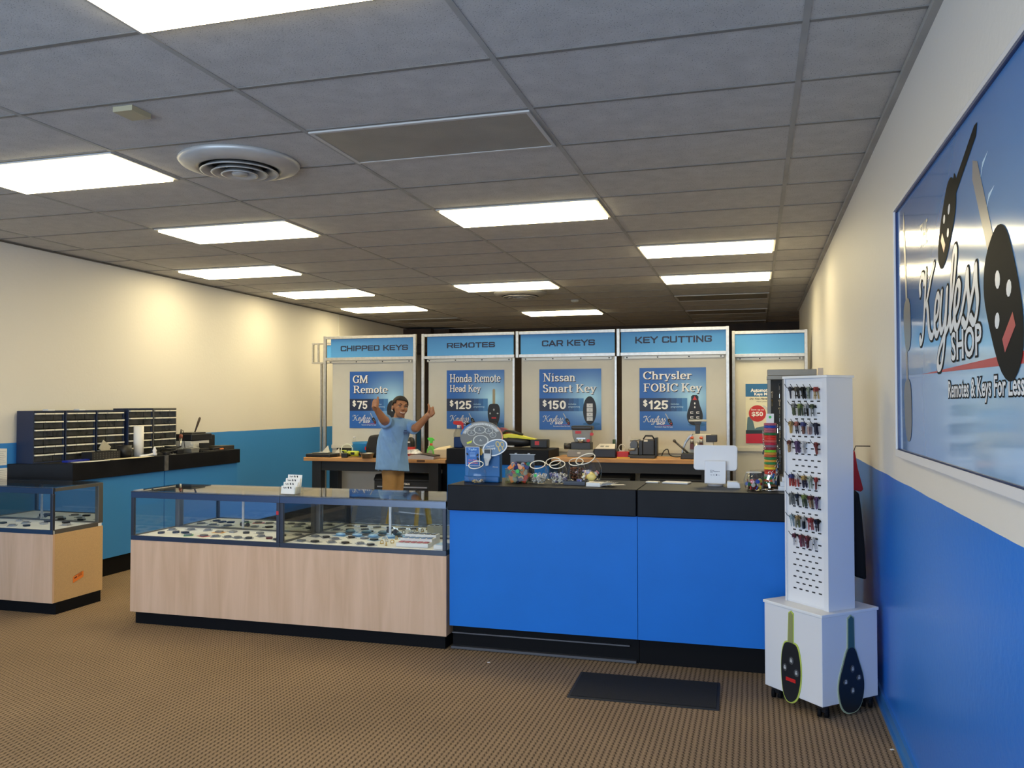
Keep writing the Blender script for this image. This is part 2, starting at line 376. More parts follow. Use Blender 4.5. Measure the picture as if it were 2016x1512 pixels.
def showcase(label, x, y, W, D, lights_side):
    o = thing('glass_showcase', label, 'display case', (x, y, 0), 0, 'glass showcases')
    e = .002
    MB().box(.0 if x > -4 else .02, W-.0005 if x < -4 else W-.02, .035, D-.02, 0, .09).build('kick_base', KICK, o)
    MB().box(.0001, W-.0001, 0, .018, .09, .607).build('front_panel', MAPLE, o)
    b = MB().box(e, .018, .018, D, .09, .607).box(W-.018, W-e, .018, D, .09, .607).box(.018, W-.018, D-.018, D, .09, .607).box(.018, W-.018, .018, D-.018, .09, .11)
    b.build('cabinet_body', CHIPB if lights_side else MAPLE, o)
    MB().box(.006, W-.006, .008, D-.01, .6075, .632).build('deck', DECK, o)
    f = MB().box(e, W-e, -.002, .008, .607, .640).box(e, W-e, -.004, .014, .912, .955).box(e, W-e, -.006, .016, .955, .9585)
    f.build('front_rail', CFRAME, o, bevel=.001)
    for xx in (e, W-.024-e): MB().box(xx, xx+.024, -.003, .020, .640, .912).build('front_post', CPOST, o, bevel=.002)
    for xx in (e, W-.035-e): MB().box(xx, xx+.035, D-.05, D, .632, .955).build('rear_post', CFRAME2, o, bevel=.002)
    s = MB()
    for xx in (e, W-.012-e): s.box(xx, xx+.012, .02, D-.05, .93, .955).box(xx, xx+.010, .02, D-.05, .607, .640)
    s.box(.037, W-.037, D-.028, D-.002, .93, .955).box(.037, W-.037, D-.04, D-.004, .632, .642)
    s.build('side_rail', CFRAME2, o)
    MB().box(e, W-e, 0, D, .9585, .965).build('top_glass', TOPG, o)
    MB().box(.027, W-.027, .004, .009, .641, .911).build('front_glass', GLASS, o)
    for xx in (.004, W-.009): MB().box(xx, xx+.005, .021, D-.052, .641, .929).build('side_glass', GLASS, o)
    for k, (a, c, yy) in enumerate(((.04, W/2+.02, D-.022), (W/2-.02, W-.04, D-.034))):
        dm = MB().box(a, c, yy, yy+.006, .643, .928).build('mirror_door', MIRR, o)
        MB().box(a if k else c-.018, a+.018 if k else c, yy-.004, yy-.0005, .643, .928).build('door_edge', ALU, dm)
        MB().cyl((0, 0, 0), .016, .004, 20).build('finger_pull', BLACK, dm).matrix_local = Matrix.Translation((c-.05 if not k else a+.05, yy-.0006, .672)) @ Matrix.Rotation(R_(90), 4, 'X')
    return o
CASE_Y, CASE_D = 1.862, .535
sc1 = showcase('long glass showcase with maple front, left half of the pair beside the blue counter', -4.56, CASE_Y, 1.223, CASE_D, 0)
sc2 = showcase('glass showcase with maple front, right half of the pair, touching the blue counter', -3.337, CASE_Y, 1.218, CASE_D, 0)
sc3 = showcase('glass showcase with bare particle board side, cut by the left edge of the photo', -5.29-1.15, 1.895, 1.15, .51, 1)
st = MB().prism([(0, 0), (.105, .03), (.105, .075), (0, .045)], 0, .0015, 'x').build('warning_sticker', mat('orange_sticker', (.85, .22, .03), .5), sc3)
st.matrix_local = Matrix.Translation((1.150, .20, .205))
q = MB()
for a, b, c, d in ((.012, .093, .052, .055), (.012, .04, .028, .040), (.05, .09, .042, .045), (.05, .085, .034, .037), (.05, .09, .026, .029)): q.prism([(a, c*.9+a*.29), (b, c*.9+b*.29), (b, d*.9+b*.29), (a, d*.9+a*.29)], .0016, .002, 'x')
q.build('sticker_print', mat('dark_red_ink', (.10, .02, .01), .6), st)
MB().box(1.197, 1.215, -.0045, -.0032, .83, .855).build('red_tag', RED, sc1)

# ================================================================ counters
CBLUE = mat('blue_counter_laminate', (.006, .16, .60), .5, spec=.25, noise=.04, nscale=3)
TOP = 1.070
def counter_unit(label, x0, x1, grp='blue counter units'):
    o = thing('service_counter', label, 'counter', (x0, 1.85, 0), 0, grp); W = x1-x0
    MB().box(.0, W-.001, .095, .56, 0, .16).build('kick_board', KICK, o)
    MB().box(.0, W-.001, .03, .58, .16, .905).build('cabinet', CBLUE, o)
    MB().box(-.006 if x0 < -2 else .001, W-.002, 0, .60, .9055, TOP).build('countertop', SLAB, o, bevel=.006)
    return o
cu1 = counter_unit('blue front counter with thick black top, left unit beside the glass showcase', -2.103, -.888)
MB().box(.0, 1.20, .060, .0945, .005, .02).box(.0, 1.16, .075, .0945, .1, .108).build('loose_trim_strip', mat('grey_metal_strip', (.12, .12, .13), .4, .6), cu1)
cu2 = counter_unit('blue front counter with thick black top, right unit running behind the white key display', -.886, .325)
# left counter along the wall
def wall_counter(label, poly_top, y0, y1, seam):
    o = thing('wall_counter', label, 'counter', (0, 0, 0), 0, 'blue counters along the left wall')
    MB().box(XL+.014, -5.99, y0+.03, y1-.002, 0, .165).build('kick_board', KICK, o)
    MB().box(XL+.014, -5.975, y0+.012, y1-.001, .165, .915).build('cabinet', mat('blue_wall_counter_laminate', (.045, .25, .66), .5, spec=.3), o)
    MB().prism(poly_top, .9155, 1.072).build('countertop', SLAB, o, bevel=.005)
    if seam: MB().box(-5.9495, -5.9455, y1-.03, y1+.03, .918, 1.071).build('joint_strip', STEEL, o)
    return o
wall_counter('blue counter with black top along the left wall, nearer unit carrying the drawer cabinets', [(XL+.004, 2.56), (-5.95, 2.775), (-5.95, 3.998), (XL+.004, 3.998)], 2.77, 3.998, True)
wall_counter('blue counter with black top along the left wall, farther unit carrying the soldering gear', [(XL+.004, 4.0), (-5.95, 4.0), (-5.95, 5.28), (XL+.004, 5.28)], 4.0, 5.26, False)
# the low pillar counter between the two workbenches
o = thing('island_counter', 'short blue counter with black top standing between the two wooden workbenches', 'counter', (-3.565, 5.72, 0))
MB().box(.02, 1.18, .06, .50, 0, .16).build('kick_board', KICK, o)
MB().box(.005, 1.185, .02, .51, .16, .915).build('cabinet', CBLUE, o)
MB().box(0, 1.192, 0, .52, .9155, 1.088).build('countertop', SLAB, o, bevel=.006)

# ================================================================ display bays with signs at the back
PANELC = mat('cream_slat_panel', (.63, .605, .53), .6, noise=.03, nscale=5)
SIGNB = None
def sky_print(name, top, bot, x0, x1, ycen, zc):
    """printed blue gradient with a paler cloud, baked into the print itself (object space)"""
    m = bpy.data.materials.new(name); m.use_nodes = True; nt = m.node_tree; b = nt.nodes['Principled BSDF']
    tc = nt.nodes.new('ShaderNodeTexCoord'); sp = nt.nodes.new('ShaderNodeSeparateXYZ'); nt.links.new(tc.outputs['Generated'], sp.inputs[0])
    r = nt.nodes.new('ShaderNodeValToRGB'); e = r.color_ramp.elements; e[0].color = (*bot, 1); e[1].color = (*top, 1)
    nt.links.new(sp.outputs[2], r.inputs[0]); nt.links.new(r.outputs[0], b.inputs['Base Color']); b.inputs['Roughness'].default_value = .5
    return m
SIGNB = sky_print('blue_sign_print', (.05, .25, .60), (.09, .36, .74), 0, 1, 0, 0)
def bay(label, x0, x1, y, px0, px1, posts, z0=0.0, header=True, ztop=2.46, htop=2.42, hbot=2.185):
    o = thing('display_bay', label, 'display bay', (x0, y, 0), 0, 'aluminium framed display bays along the back')
    W = x1-x0
    MB().box(px0-x0, px1-x0, .05, .075, .02, 2.15).build('back_panel', PANELC, o)
    MB().box(px0-x0, px1-x0, .005, .02, hbot, htop).build('header_panel', SIGNB, o)
    for px in posts:
        px, zz = px if isinstance(px, tuple) else (px, z0)
        MB().box(px-x0-.017, px-x0+.017, -.012, .026, zz, ztop).build('post', ALU, o, bevel=.002)
    r = MB().box(.018, W-.018, -.008, .024, htop+.001, ztop-.003); r.build('top_rail', ALU, o, bevel=.002)
    r = MB().box(.018, W-.018, -.008, .024, hbot-.038, hbot-.001); r.build('middle_rail', ALU, o, bevel=.002)
    r = MB().box(.06, W-.06, .022, .049, hbot-.072, hbot-.043)
    r.build('hanging_angle', mat('thin_grey_angle', (.50, .48, .43), .45, .6), o)
    h = MB()
    for k in range(4):
        xx = .09+(W-.18)*k/3; h.box(xx-.008, xx+.008, .0205, .0218, hbot-.064, hbot-.05)
    h.build('rivet_hole', mat('dark_hole', (.03, .028, .025), .6), o)
    r = MB().box(px0-x0, px1-x0, .028, .049, 1.03, 1.075); r.build('lower_rail', PANELC, o)
    return o
YB_ = 6.42
bay1 = bay('display bay with the chipped keys sign, leftmost and set apart by a dark gap', -5.50, -4.24, YB_, -5.40, -4.26, (-5.482, -4.245))
bay2 = bay('display bay with the remotes sign, right of the dark gap', -4.15, -2.945, YB_, -4.08, -2.975, (-4.135,))
bay3 = bay('display bay with the car keys sign, between remotes and key cutting', -2.92, -1.732, YB_, -2.885, -1.755, ((-2.925, 2.145),))
bay4 = bay('display bay with the key cutting sign, at the right end of the front row', -1.705, -.47, YB_, -1.68, -.50, ((-1.712, 2.145), -.487))
bay5 = bay('unlettered display bay set back in the right corner beside the wall', -.455, .40, 7.1, -.43, .36, (-.44, .378))
# narrow silver uprights standing in front of the joints
for k, (x, lab) in enumerate(((-2.962, 'slim silver upright between the remotes and car keys panels'), (-1.738, 'slim silver upright between the car keys and key cutting panels'))):
    u = MB().box(-.011, .011, -.03, -.014, 0, 2.14).build('upright', ALU); u.location = (x, YB_-.002, 0); tag(u, lab, 'upright', 'slim uprights')
# bare frames standing behind the left end
fr = thing('bare_frame', 'bare silver frame standing behind the left end of the chipped keys bay', 'frame', (-6.05, 7.05, 0))
for xx, z0, zt in ((.045, 2.165, 2.405), (.125, 2.165, 2.405), (.215, 0, 2.405)): MB().box(xx-.011, xx+.011, -.011, .011, z0, zt).build('upright', ALU, fr)
MB().box(.135, .160, .03, .055, 0, 2.145).build('upright', ALU, fr)
MB().box(.03, .80, -.011, .011, 2.4055, 2.428).build('cross_rail', ALU, fr); MB().box(.03, .40, -.0105, .06, 2.1455, 2.1645).build('cross_rail', ALU, fr)
MB().box(.25, .80, .0125, .02, 2.19, 2.395).build('header_panel', SIGNB, fr)
# ================================================================ lettering
# strokes drawn with an elliptical nib: (nib width, nib height) gives thick uprights and thin level strokes
def arc(cx, cy, rx, ry, a0, a1, n=14):
    return [(cx+rx*math.cos(R_(a0+(a1-a0)*i/n)), cy+ry*math.sin(R_(a0+(a1-a0)*i/n))) for i in range(n+1)]
def st(x, y0, y1): return [('f', [(x, y0), (x, y1)]), ('s', [(x-.16, y0), (x+.16, y0)]), ('s', [(x-.16, y1), (x+.16, y1)])]
def st1(x, y0, y1, top=True, bot=True, w=.16):
    r = [('f', [(x, y0), (x, y1)])]
    if bot: r.append(('s', [(x-w, y0), (x+w, y0)]))
    if top: r.append(('s', [(x-w, y1), (x+.02, y1)]))
    return r
F = lambda *p: ('f', list(p)); S_ = lambda *p: ('s', list(p))
XH = .66
SERIF = {
 'G': (.98, [('f', arc(.50, .5, .40, .47, 42, 325)), ('f', [(.80, .10), (.80, .42)]), ('s', [(.62, .43), (.95, .43)]), ('f', [(.82, .74), (.82, .95)])]),
 'M': (1.22, st(.16, .02, .98)[:0]+[S_((0, .02), (.32, .02)), S_((.0, .98), (.26, .98)), F((.16, .02), (.17, .97)), F((.20, .96), (.60, .06)), F((.58, .06), (1.0, .96))]+st1(1.04, .02, .98, False)+[S_((1.0, .98), (1.2, .98))]),
 'R': (.98, st1(.2, .02, .98, False)+[S_((.02, .98), (.45, .98)), ('f', [(.45, .97)]+arc(.46, .74, .26, .235, 90, -90)+[(.3, .5)]), F((.50, .48), (.82, .04)), S_((.75, .02), (.98, .02))]),
 'e': (.66, [S_((.12, .36), (.56, .36)), ('f', arc(.34, .33, .25, .32, 5, 305))]),
 'm': (1.12, st1(.18, .02, XH-.02)+[('f', arc(.37, .42, .19, .21, 160, 0)+[(.56, .02)]), S_((.42, .02), (.70, .02)), ('f', arc(.75, .42, .19, .21, 160, 0)+[(.94, .02)]), S_((.80, .02), (1.08, .02))]),
 'o': (.70, [('f', arc(.35, .33, .25, .32, 0, 360, 20))]),
 't': (.46, [('f', [(.2, .86), (.2, .14)]+arc(.32, .14, .12, .11, 180, 300)), S_((.04, .64), (.42, .64))]),
 'H': (1.05, st(.2, .02, .98)+st(.84, .02, .98)+[S_((.2, .52), (.84, .52)), S_((.2, .49), (.84, .49))]),
 'n': (.76, st1(.18, .02, XH-.02)+[('f', arc(.38, .42, .20, .21, 160, 0)+[(.58, .02)]), S_((.44, .02), (.74, .02))]),
 'd': (.76, [('f', arc(.32, .32, .22, .30, 40, 330)), ('f', [(.56, .03), (.56, .98)]), S_((.42, .98), (.56, .98)), S_((.56, .02), (.72, .02))]),
 'a': (.66, [('f', arc(.32, .46, .20, .17, 160, 0)+[(.52, .08)]), ('f', arc(.28, .20, .19, .17, 60, 330)), S_((.52, .03), (.64, .03))]),
 'K': (1.0, st(.2, .02, .98)+[S_((.28, .40), (.76, .96)), S_((.30, .44), (.78, .97)), S_((.62, .98), (.92, .98)), F((.44, .62), (.84, .04)), S_((.72, .02), (1.0, .02))]),
 'y': (.70, [F((.14, .62), (.36, .04)), S_((.02, .64), (.28, .64)), S_((.62, .62), (.36, .02)), S_((.60, .62), (.30, -.12)), S_((.48, .64), (.72, .64)), ('f', arc(.2, -.12, .10, .10, 330, 230))]),
 'N': (1.05, [S_((.04, .02), (.32, .02)), S_((.18, .02), (.18, .96)), S_((.02, .98), (.28, .98)), F((.2, .95), (.82, .05)), S_((.84, .05), (.84, .98)), S_((.70, .98), (1.0, .98))]),
 'i': (.38, st1(.18, .02, XH-.02)+[F((.17, .88), (.17, .90))]),
 's': (.56, [('f', arc(.28, .47, .15, .15, 20, 235)+arc(.28, .17, .17, .15, 60, -160))]),
 'S': (.72, [('f', arc(.36, .73, .22, .23, 20, 240)+arc(.36, .26, .24, .24, 60, -160))]),
 'r': (.54, st1(.18, .02, XH-.02)+[('f', arc(.38, .44, .14, .18, 150, 50))]),
 'C': (.92, [('f', arc(.50, .5, .40, .47, 42, 318)), ('f', [(.82, .74), (.82, .95)])]),
 'h': (.76, st1(.18, .02, .98)+[('f', arc(.38, .42, .20, .21, 160, 0)+[(.58, .02)]), S_((.44, .02), (.74, .02))]),
 'l': (.36, st1(.18, .02, .98)),
 'F': (.84, st1(.2, .02, .98, False)+[S_((.02, .98), (.74, .98)), S_((.74, .98), (.74, .78)), S_((.2, .51), (.58, .51)), S_((.58, .42), (.58, .60))]),
 'O': (1.0, [('f', arc(.5, .5, .38, .47, 0, 360, 24))]),
 'B': (.88, st1(.2, .02, .98, False)+[S_((.02, .98), (.4, .98)), ('f', [(.4, .97)]+arc(.42, .75, .22, .22, 90, -90)), ('f', [(.42, .51)]+arc(.44, .27, .26, .245, 90, -90)+[(.2, .02)])]),
 'I': (.42, st(.2, .02, .98)), ' ': (.36, []),
}
def rr(pts, r=.16, n=4):
    """round the corners of a polyline"""
    out = [pts[0]]
    for a, b, c in zip(pts, pts[1:], pts[2:]):
        a, b, c = Vector(a), Vector(b), Vector(c); u = (a-b); v = (c-b); ru = min(r, u.length/2); rv = min(r, v.length/2)
        p, q = b+u.normalized()*ru, b+v.normalized()*rv
        for i in range(n+1):
            t = i/n; out.append(tuple(p*(1-t)**2+b*2*t*(1-t)+q*t*t))
    return out+[pts[-1]]
L = lambda *p: ('f', list(p)); Q = lambda *p: ('f', rr(list(p)))
WIDE = {
 'C': (1.1, [Q((1, .72), (1, .9), (.1, .9), (.1, .1), (1, .1), (1, .28))]), 'H': (1.15, [L((.1, 0.05), (.1, .95)), L((1, .05), (1, .95)), L((.1, .5), (1, .5))]),
 'I': (.3, [L((.12, .05), (.12, .95))]), 'P': (1.1, [L((.1, .05), (.1, .9)), Q((.1, .9), (1, .9), (1, .42), (.1, .42))]),
 'E': (1.05, [L((.95, .9), (.1, .9), (.1, .1), (.95, .1)), L((.1, .5), (.9, .5))]), 'D': (1.15, [Q((.1, .1), (.1, .9), (1, .9), (1, .1), (.1, .1)), L((.1, .1), (.1, .9))]),
 'K': (1.12, [L((.1, .05), (.1, .95)), L((.95, .95), (.42, .5), (1, .05)), L((.1, .5), (.42, .5))]), 'Y': (1.1, [L((.05, .95), (.55, .5), (1.05, .95)), L((.55, .5), (.55, .05))]),
 'S': (1.1, [Q((.98, .74), (.98, .9), (.1, .9), (.1, .5), (1, .5), (1, .1), (.1, .1), (.1, .27))]), 'R': (1.12, [L((.1, .05), (.1, .9)), Q((.1, .9), (1, .9), (1, .42), (.1, .42)), L((.72, .42), (1, .05))]),
 'M': (1.35, [L((.1, .05), (.1, .93)), L((.1, .93), (.62, .25), (1.14, .93)), L((1.14, .93), (1.14, .05))]), 'O': (1.15, [Q((.55, .9), (.1, .9), (.1, .1), (1, .1), (1, .9), (.55, .9))]),
 'T': (1.05, [L((.05, .9), (1, .9)), L((.52, .9), (.52, .05))]), 'A': (1.18, [L((.05, .05), (.55, .93), (1.08, .05)), L((.25, .3), (.9, .3))]),
 'U': (1.15, [Q((.1, .95), (.1, .1), (1, .1), (1, .95))]), 'N': (1.15, [L((.1, .05), (.1, .95)), L((.1, .93), (1, .07)), L((1, .05), (1, .95))]),
 'G': (1.15, [Q((1, .72), (1, .9), (.1, .9), (.1, .1), (1, .1), (1, .48), (.6, .48))]), ' ': (.45, []),
}
DIGITS = {'1': (.50, [('f', [(.12, .72), (.34, .90)]), ('f', [(.34, .92), (.34, .06)])]), '2': (.78, [('f', arc(.40, .65, .27, .25, 165, -35)+[(.14, .10)]), ('f', [(.12, .09), (.70, .09)])]),
 '5': (.78, [('f', [(.66, .91), (.20, .91), (.15, .50)]), ('f', arc(.37, .33, .27, .25, 140, -150))]), '7': (.72, [('f', [(.06, .91), (.66, .91), (.28, .06)])]), '0': (.80, [('f', arc(.40, .5, .27, .41, 0, 360, 22))]),
 '$': (.72, [('f', arc(.36, .68, .22, .20, 20, 250)+arc(.36, .30, .24, .21, 70, -160)), ('f', [(.36, 1.0), (.36, -.04)])])}
def spl(pts, n=7):
    out = []; P = [pts[0]]+list(pts)+[pts[-1]]
    for i in range(1, len(P)-2):
        a, b, c, d = (Vector(p) for p in P[i-1:i+3])
        for k in range(n):
            t = k/n; out.append(tuple(.5*((2*b)+(c-a)*t+(2*a-5*b+4*c-d)*t*t+(3*b-a-3*c+d)*t**3)))
    return out+[tuple(P[-2])]
def cspl(poly, n=4):
    """round a closed outline"""
    out = []; k = len(poly)
    for i in range(k):
        a, b, c, d = (Vector(poly[(i+j) % k]) for j in (-1, 0, 1, 2))
        for q in range(n):
            t = q/n; out.append(tuple(.5*((2*b)+(c-a)*t+(2*a-5*b+4*c-d)*t*t+(3*b-a-3*c+d)*t**3)))
    return out
def shear(pts, k=.22): return [(x+y*k, y) for x, y in pts]
SCRIPT = [('f', shear(spl([(-.10, .72), (-.16, .86), (-.05, .98), (.10, .95), (.16, .85)]))), ('f', shear(spl([(.26, 1.0), (.25, .6), (.20, .1), (.08, -.03), (-.02, .05)]))),
  ('f', shear(spl([(.78, 1.0), (.62, .86), (.42, .60), (.27, .48)]))), ('f', shear(spl([(.36, .55), (.48, .40), (.62, .10), (.82, .0), (.95, .10)]))),
  ('f', shear(spl([(.95, .22), (1.12, .28), (1.18, .46), (1.06, .55), (.95, .38), (.98, .10), (1.14, .0), (1.30, .14)]))),
  ('f', shear(spl([(1.32, .55), (1.28, .2), (1.40, .02), (1.58, .2), (1.62, .55)]))), ('f', shear(spl([(1.62, .55), (1.60, .0), (1.48, -.42), (1.28, -.46), (1.26, -.30), (1.45, -.12), (1.76, .06)]))),
  ('f', shear(spl([(1.76, .06), (1.95, .5), (2.02, .92), (1.92, 1.0), (1.84, .75), (1.84, .2), (1.94, .0), (2.06, .14)]))),
  ('f', shear(spl([(2.06, .16), (2.24, .28), (2.28, .48), (2.16, .55), (2.06, .36), (2.10, .08), (2.24, .0), (2.42, .16)]))),
  ('f', shear(spl([(2.42, .16), (2.56, .42), (2.60, .62), (2.66, .42), (2.76, .18), (2.66, -.02), (2.48, .06)]))),
  ('f', shear(spl([(2.76, .14), (2.92, .42), (2.96, .62), (3.02, .42), (3.12, .18), (3.02, -.02), (2.84, .06)])))]
def hull(pts):
    pts = sorted(set((round(x, 5), round(y, 5)) for x, y in pts))
    if len(pts) < 3: return pts
    def half(ps):
        h = []
        for p in ps:
            while len(h) >= 2 and (h[-1][0]-h[-2][0])*(p[1]-h[-2][1])-(h[-1][1]-h[-2][1])*(p[0]-h[-2][0]) <= 0: h.pop()
            h.append(p)
        return h[:-1]
    return half(pts)+half(pts[::-1])
def strokes_to_polys(strokes, nib, thin, ox=0, rot=0, m=8):
    polys = []
    for kind, pts in strokes:
        a, b = nib if kind == 'f' else thin
        nb = []
        for j in range(m):
            t = 2*math.pi*(j+.5)/m; x, y = a/2*math.cos(t)/math.cos(math.pi/m), b/2*math.sin(t)/math.cos(math.pi/m)
            c, s = math.cos(rot), math.sin(rot); nb.append((x*c-y*s, x*s+y*c))
        if len(pts) == 1: pts = pts*2
        for p, q in zip(pts, pts[1:]):
            polys.append(hull([(p[0]+ox+x, p[1]+y) for x, y in nb]+[(q[0]+ox+x, q[1]+y) for x, y in nb]))
    return polys
def set_line(table, s, nib, thin, track=.06, word=1.0):
    polys = []; x = 0
    for ch in s:
        adv, stk = table[ch]; polys += strokes_to_polys(stk, nib, thin, x); x += adv+track
    return polys, x-track
def bfont(s, bold=.0, shear_=0):
    cu = bpy.data.curves.new('t', 'FONT'); cu.body = s; cu.size = 1; cu.offset = bold; cu.shear = shear_; cu.resolution_u = 3
    ob = bpy.data.objects.new('t', cu); COL.objects.link(ob)
    me = bpy.data.meshes.new_from_object(ob.evaluated_get(bpy.context.evaluated_depsgraph_get()))
    polys = [[(me.vertices[i].co.x, me.vertices[i].co.y) for i in p.vertices] for p in me.polygons]
    bpy.data.objects.remove(ob); bpy.data.curves.remove(cu); bpy.data.meshes.remove(me)
    return polys
def fit(polys, box, keep=False):
    xs = [p[0] for q in polys for p in q]; ys = [p[1] for q in polys for p in q]
    x0, x1, y0, y1 = min(xs), max(xs), min(ys), max(ys); sx = (box[2]-box[0])/(x1-x0); sy = (box[3]-box[1])/(y1-y0)
    if keep: sx = sy = min(sx, sy)
    return [[(box[0]+(x-x0)*sx, box[1]+(y-y0)*sy) for x, y in q] for q in polys]
def add2d(mb, polys, mp, d):
    """mp(u, v, d) -> 3D; d lifts the print off the board, each stroke a hair above the one before"""
    st_ = min(8e-6, .0006/max(1, len(polys)))
    for i, q in enumerate(polys):
        if len(q) >= 3: mb.raw([mp(u, v, d+st_*i) for u, v in q], [tuple(range(len(q)))])
    return mb
def ell(cx, cy, rx, ry, n=24, rot=0):
    c, s = math.cos(rot), math.sin(rot)
    return [(cx+rx*math.cos(2*math.pi*i/n)*c-ry*math.sin(2*math.pi*i/n)*s, cy+rx*math.cos(2*math.pi*i/n)*s+ry*math.sin(2*math.pi*i/n)*c) for i in range(n)]
def rect(x0, y0, x1, y1): return [(x0, y0), (x1, y0), (x1, y1), (x0, y1)]
def xf(polys, cx, cy, sc, rot=0, sx=1):
    c, s = math.cos(rot)*sc, math.sin(rot)*sc
    return [[(cx+x*sx*c-y*s, cy+x*sx*s+y*c) for x, y in q] for q in polys]
def shift(polys, dx, dy): return [[(x+dx, y+dy) for x, y in q] for q in polys]
INKB = mat('black_ink', (.008, .009, .012), .5); INKW = mat('white_ink', (.86, .85, .82), .5); INKR = mat('red_ink', (.55, .025, .025), .5)
INKG = mat('grey_ink', (.45, .46, .47), .5); INKN = mat('navy_ink', (.008, .015, .05), .5); INKT = mat('tan_blade_ink', (.33, .28, .17), .5); INKP = mat('pale_blue_ink', (.45, .68, .88), .5)
# sign words on the bays
def plane_y(x0, y): return lambda u, v, d: (u-x0, y-d, v)
for bo, x0, word, bx in ((bay1, -5.50, 'CHIPPED KEYS', (-5.262, 2.262, -4.337, 2.335)), (bay2, -4.15, 'REMOTES', (-3.822, 2.275, -3.205, 2.343)),
                         (bay3, -2.92, 'CAR KEYS', (-2.622, 2.272, -1.985, 2.348)), (bay4, -1.705, 'KEY CUTTING', (-1.516, 2.285, -.657, 2.365))):
    p, _ = set_line(WIDE, word, (.25, .20), (.25, .20), .14)
    add2d(MB(), fit(p, bx), plane_y(x0, .005), .0015).build('lettering', INKN, bo)
# ================================================================ posters
def glow_print(name, base, glow, gx, gz, rx, rz, rough=.45, coat=0):
    m = bpy.data.materials.new(name); m.use_nodes = True; nt = m.node_tree; b = nt.nodes['Principled BSDF']
    tc = nt.nodes.new('ShaderNodeTexCoord'); mp = nt.nodes.new('ShaderNodeMapping')
    mp.inputs['Location'].default_value = (-gx[0]/rx[0], -gx[1]/rx[1], -gz/rz); mp.inputs['Scale'].default_value = (1/rx[0], 1/rx[1], 1/rz)
    nt.links.new(tc.outputs['Generated'], mp.inputs[0])
    g = N(nt, 'ShaderNodeTexGradient', gradient_type='QUADRATIC_SPHERE'); nt.links.new(mp.outputs[0], g.inputs[0])
    r = nt.nodes.new('ShaderNodeValToRGB'); e = r.color_ramp.elements; e[0].color = (*base, 1); e[1].color = (*glow, 1); e[1].position = .85
    nt.links.new(g.outputs['Fac'], r.inputs[0]); nt.links.new(r.outputs[0], b.inputs['Base Color'])
    b.inputs['Roughness'].default_value = rough; b.inputs['Coat Weight'].default_value = coat; b.inputs['Coat Roughness'].default_value = .06
    return m
POSTB = glow_print('blue_poster_print', (.014, .12, .46), (.42, .72, .90), (.80, .5), .52, (.72, 9), .66)
BARP = mat('navy_price_bar', (.008, .018, .06), .45); BARF = mat('navy_price_bar_fade', (.03, .14, .36), .45)
LOGO_TXT = strokes_to_polys(SCRIPT, (.11, .05), (.05, .05), 0, R_(35), 6)
TAG = bfont('Remotes & Keys For Less', .012)
def fobkey(blade=True):
    """one small graphic of a key with a button fob, blade up: {ink: polygons} in a unit frame, body about 1 tall"""
    body = [(-.30, .18), (-.26, .38), (-.12, .5), (.12, .5), (.26, .38), (.30, .18), (.27, -.22), (.16, -.44), (0, -.5), (-.16, -.44), (-.27, -.22)]
    g = {'k': [cspl(body, 3)], 'w': [ell(0, .2, .05, .06, 10), ell(-.14, 0, .05, .05, 10), ell(.14, -.0, .05, .05, 10)], 'r': [rect(-.12, -.26, .12, -.16)]}
    if blade: g['b'] = [[(-.07, .5), (.07, .5), (.075, 1.25), (0, 1.36), (-.075, 1.25)]]
    return g
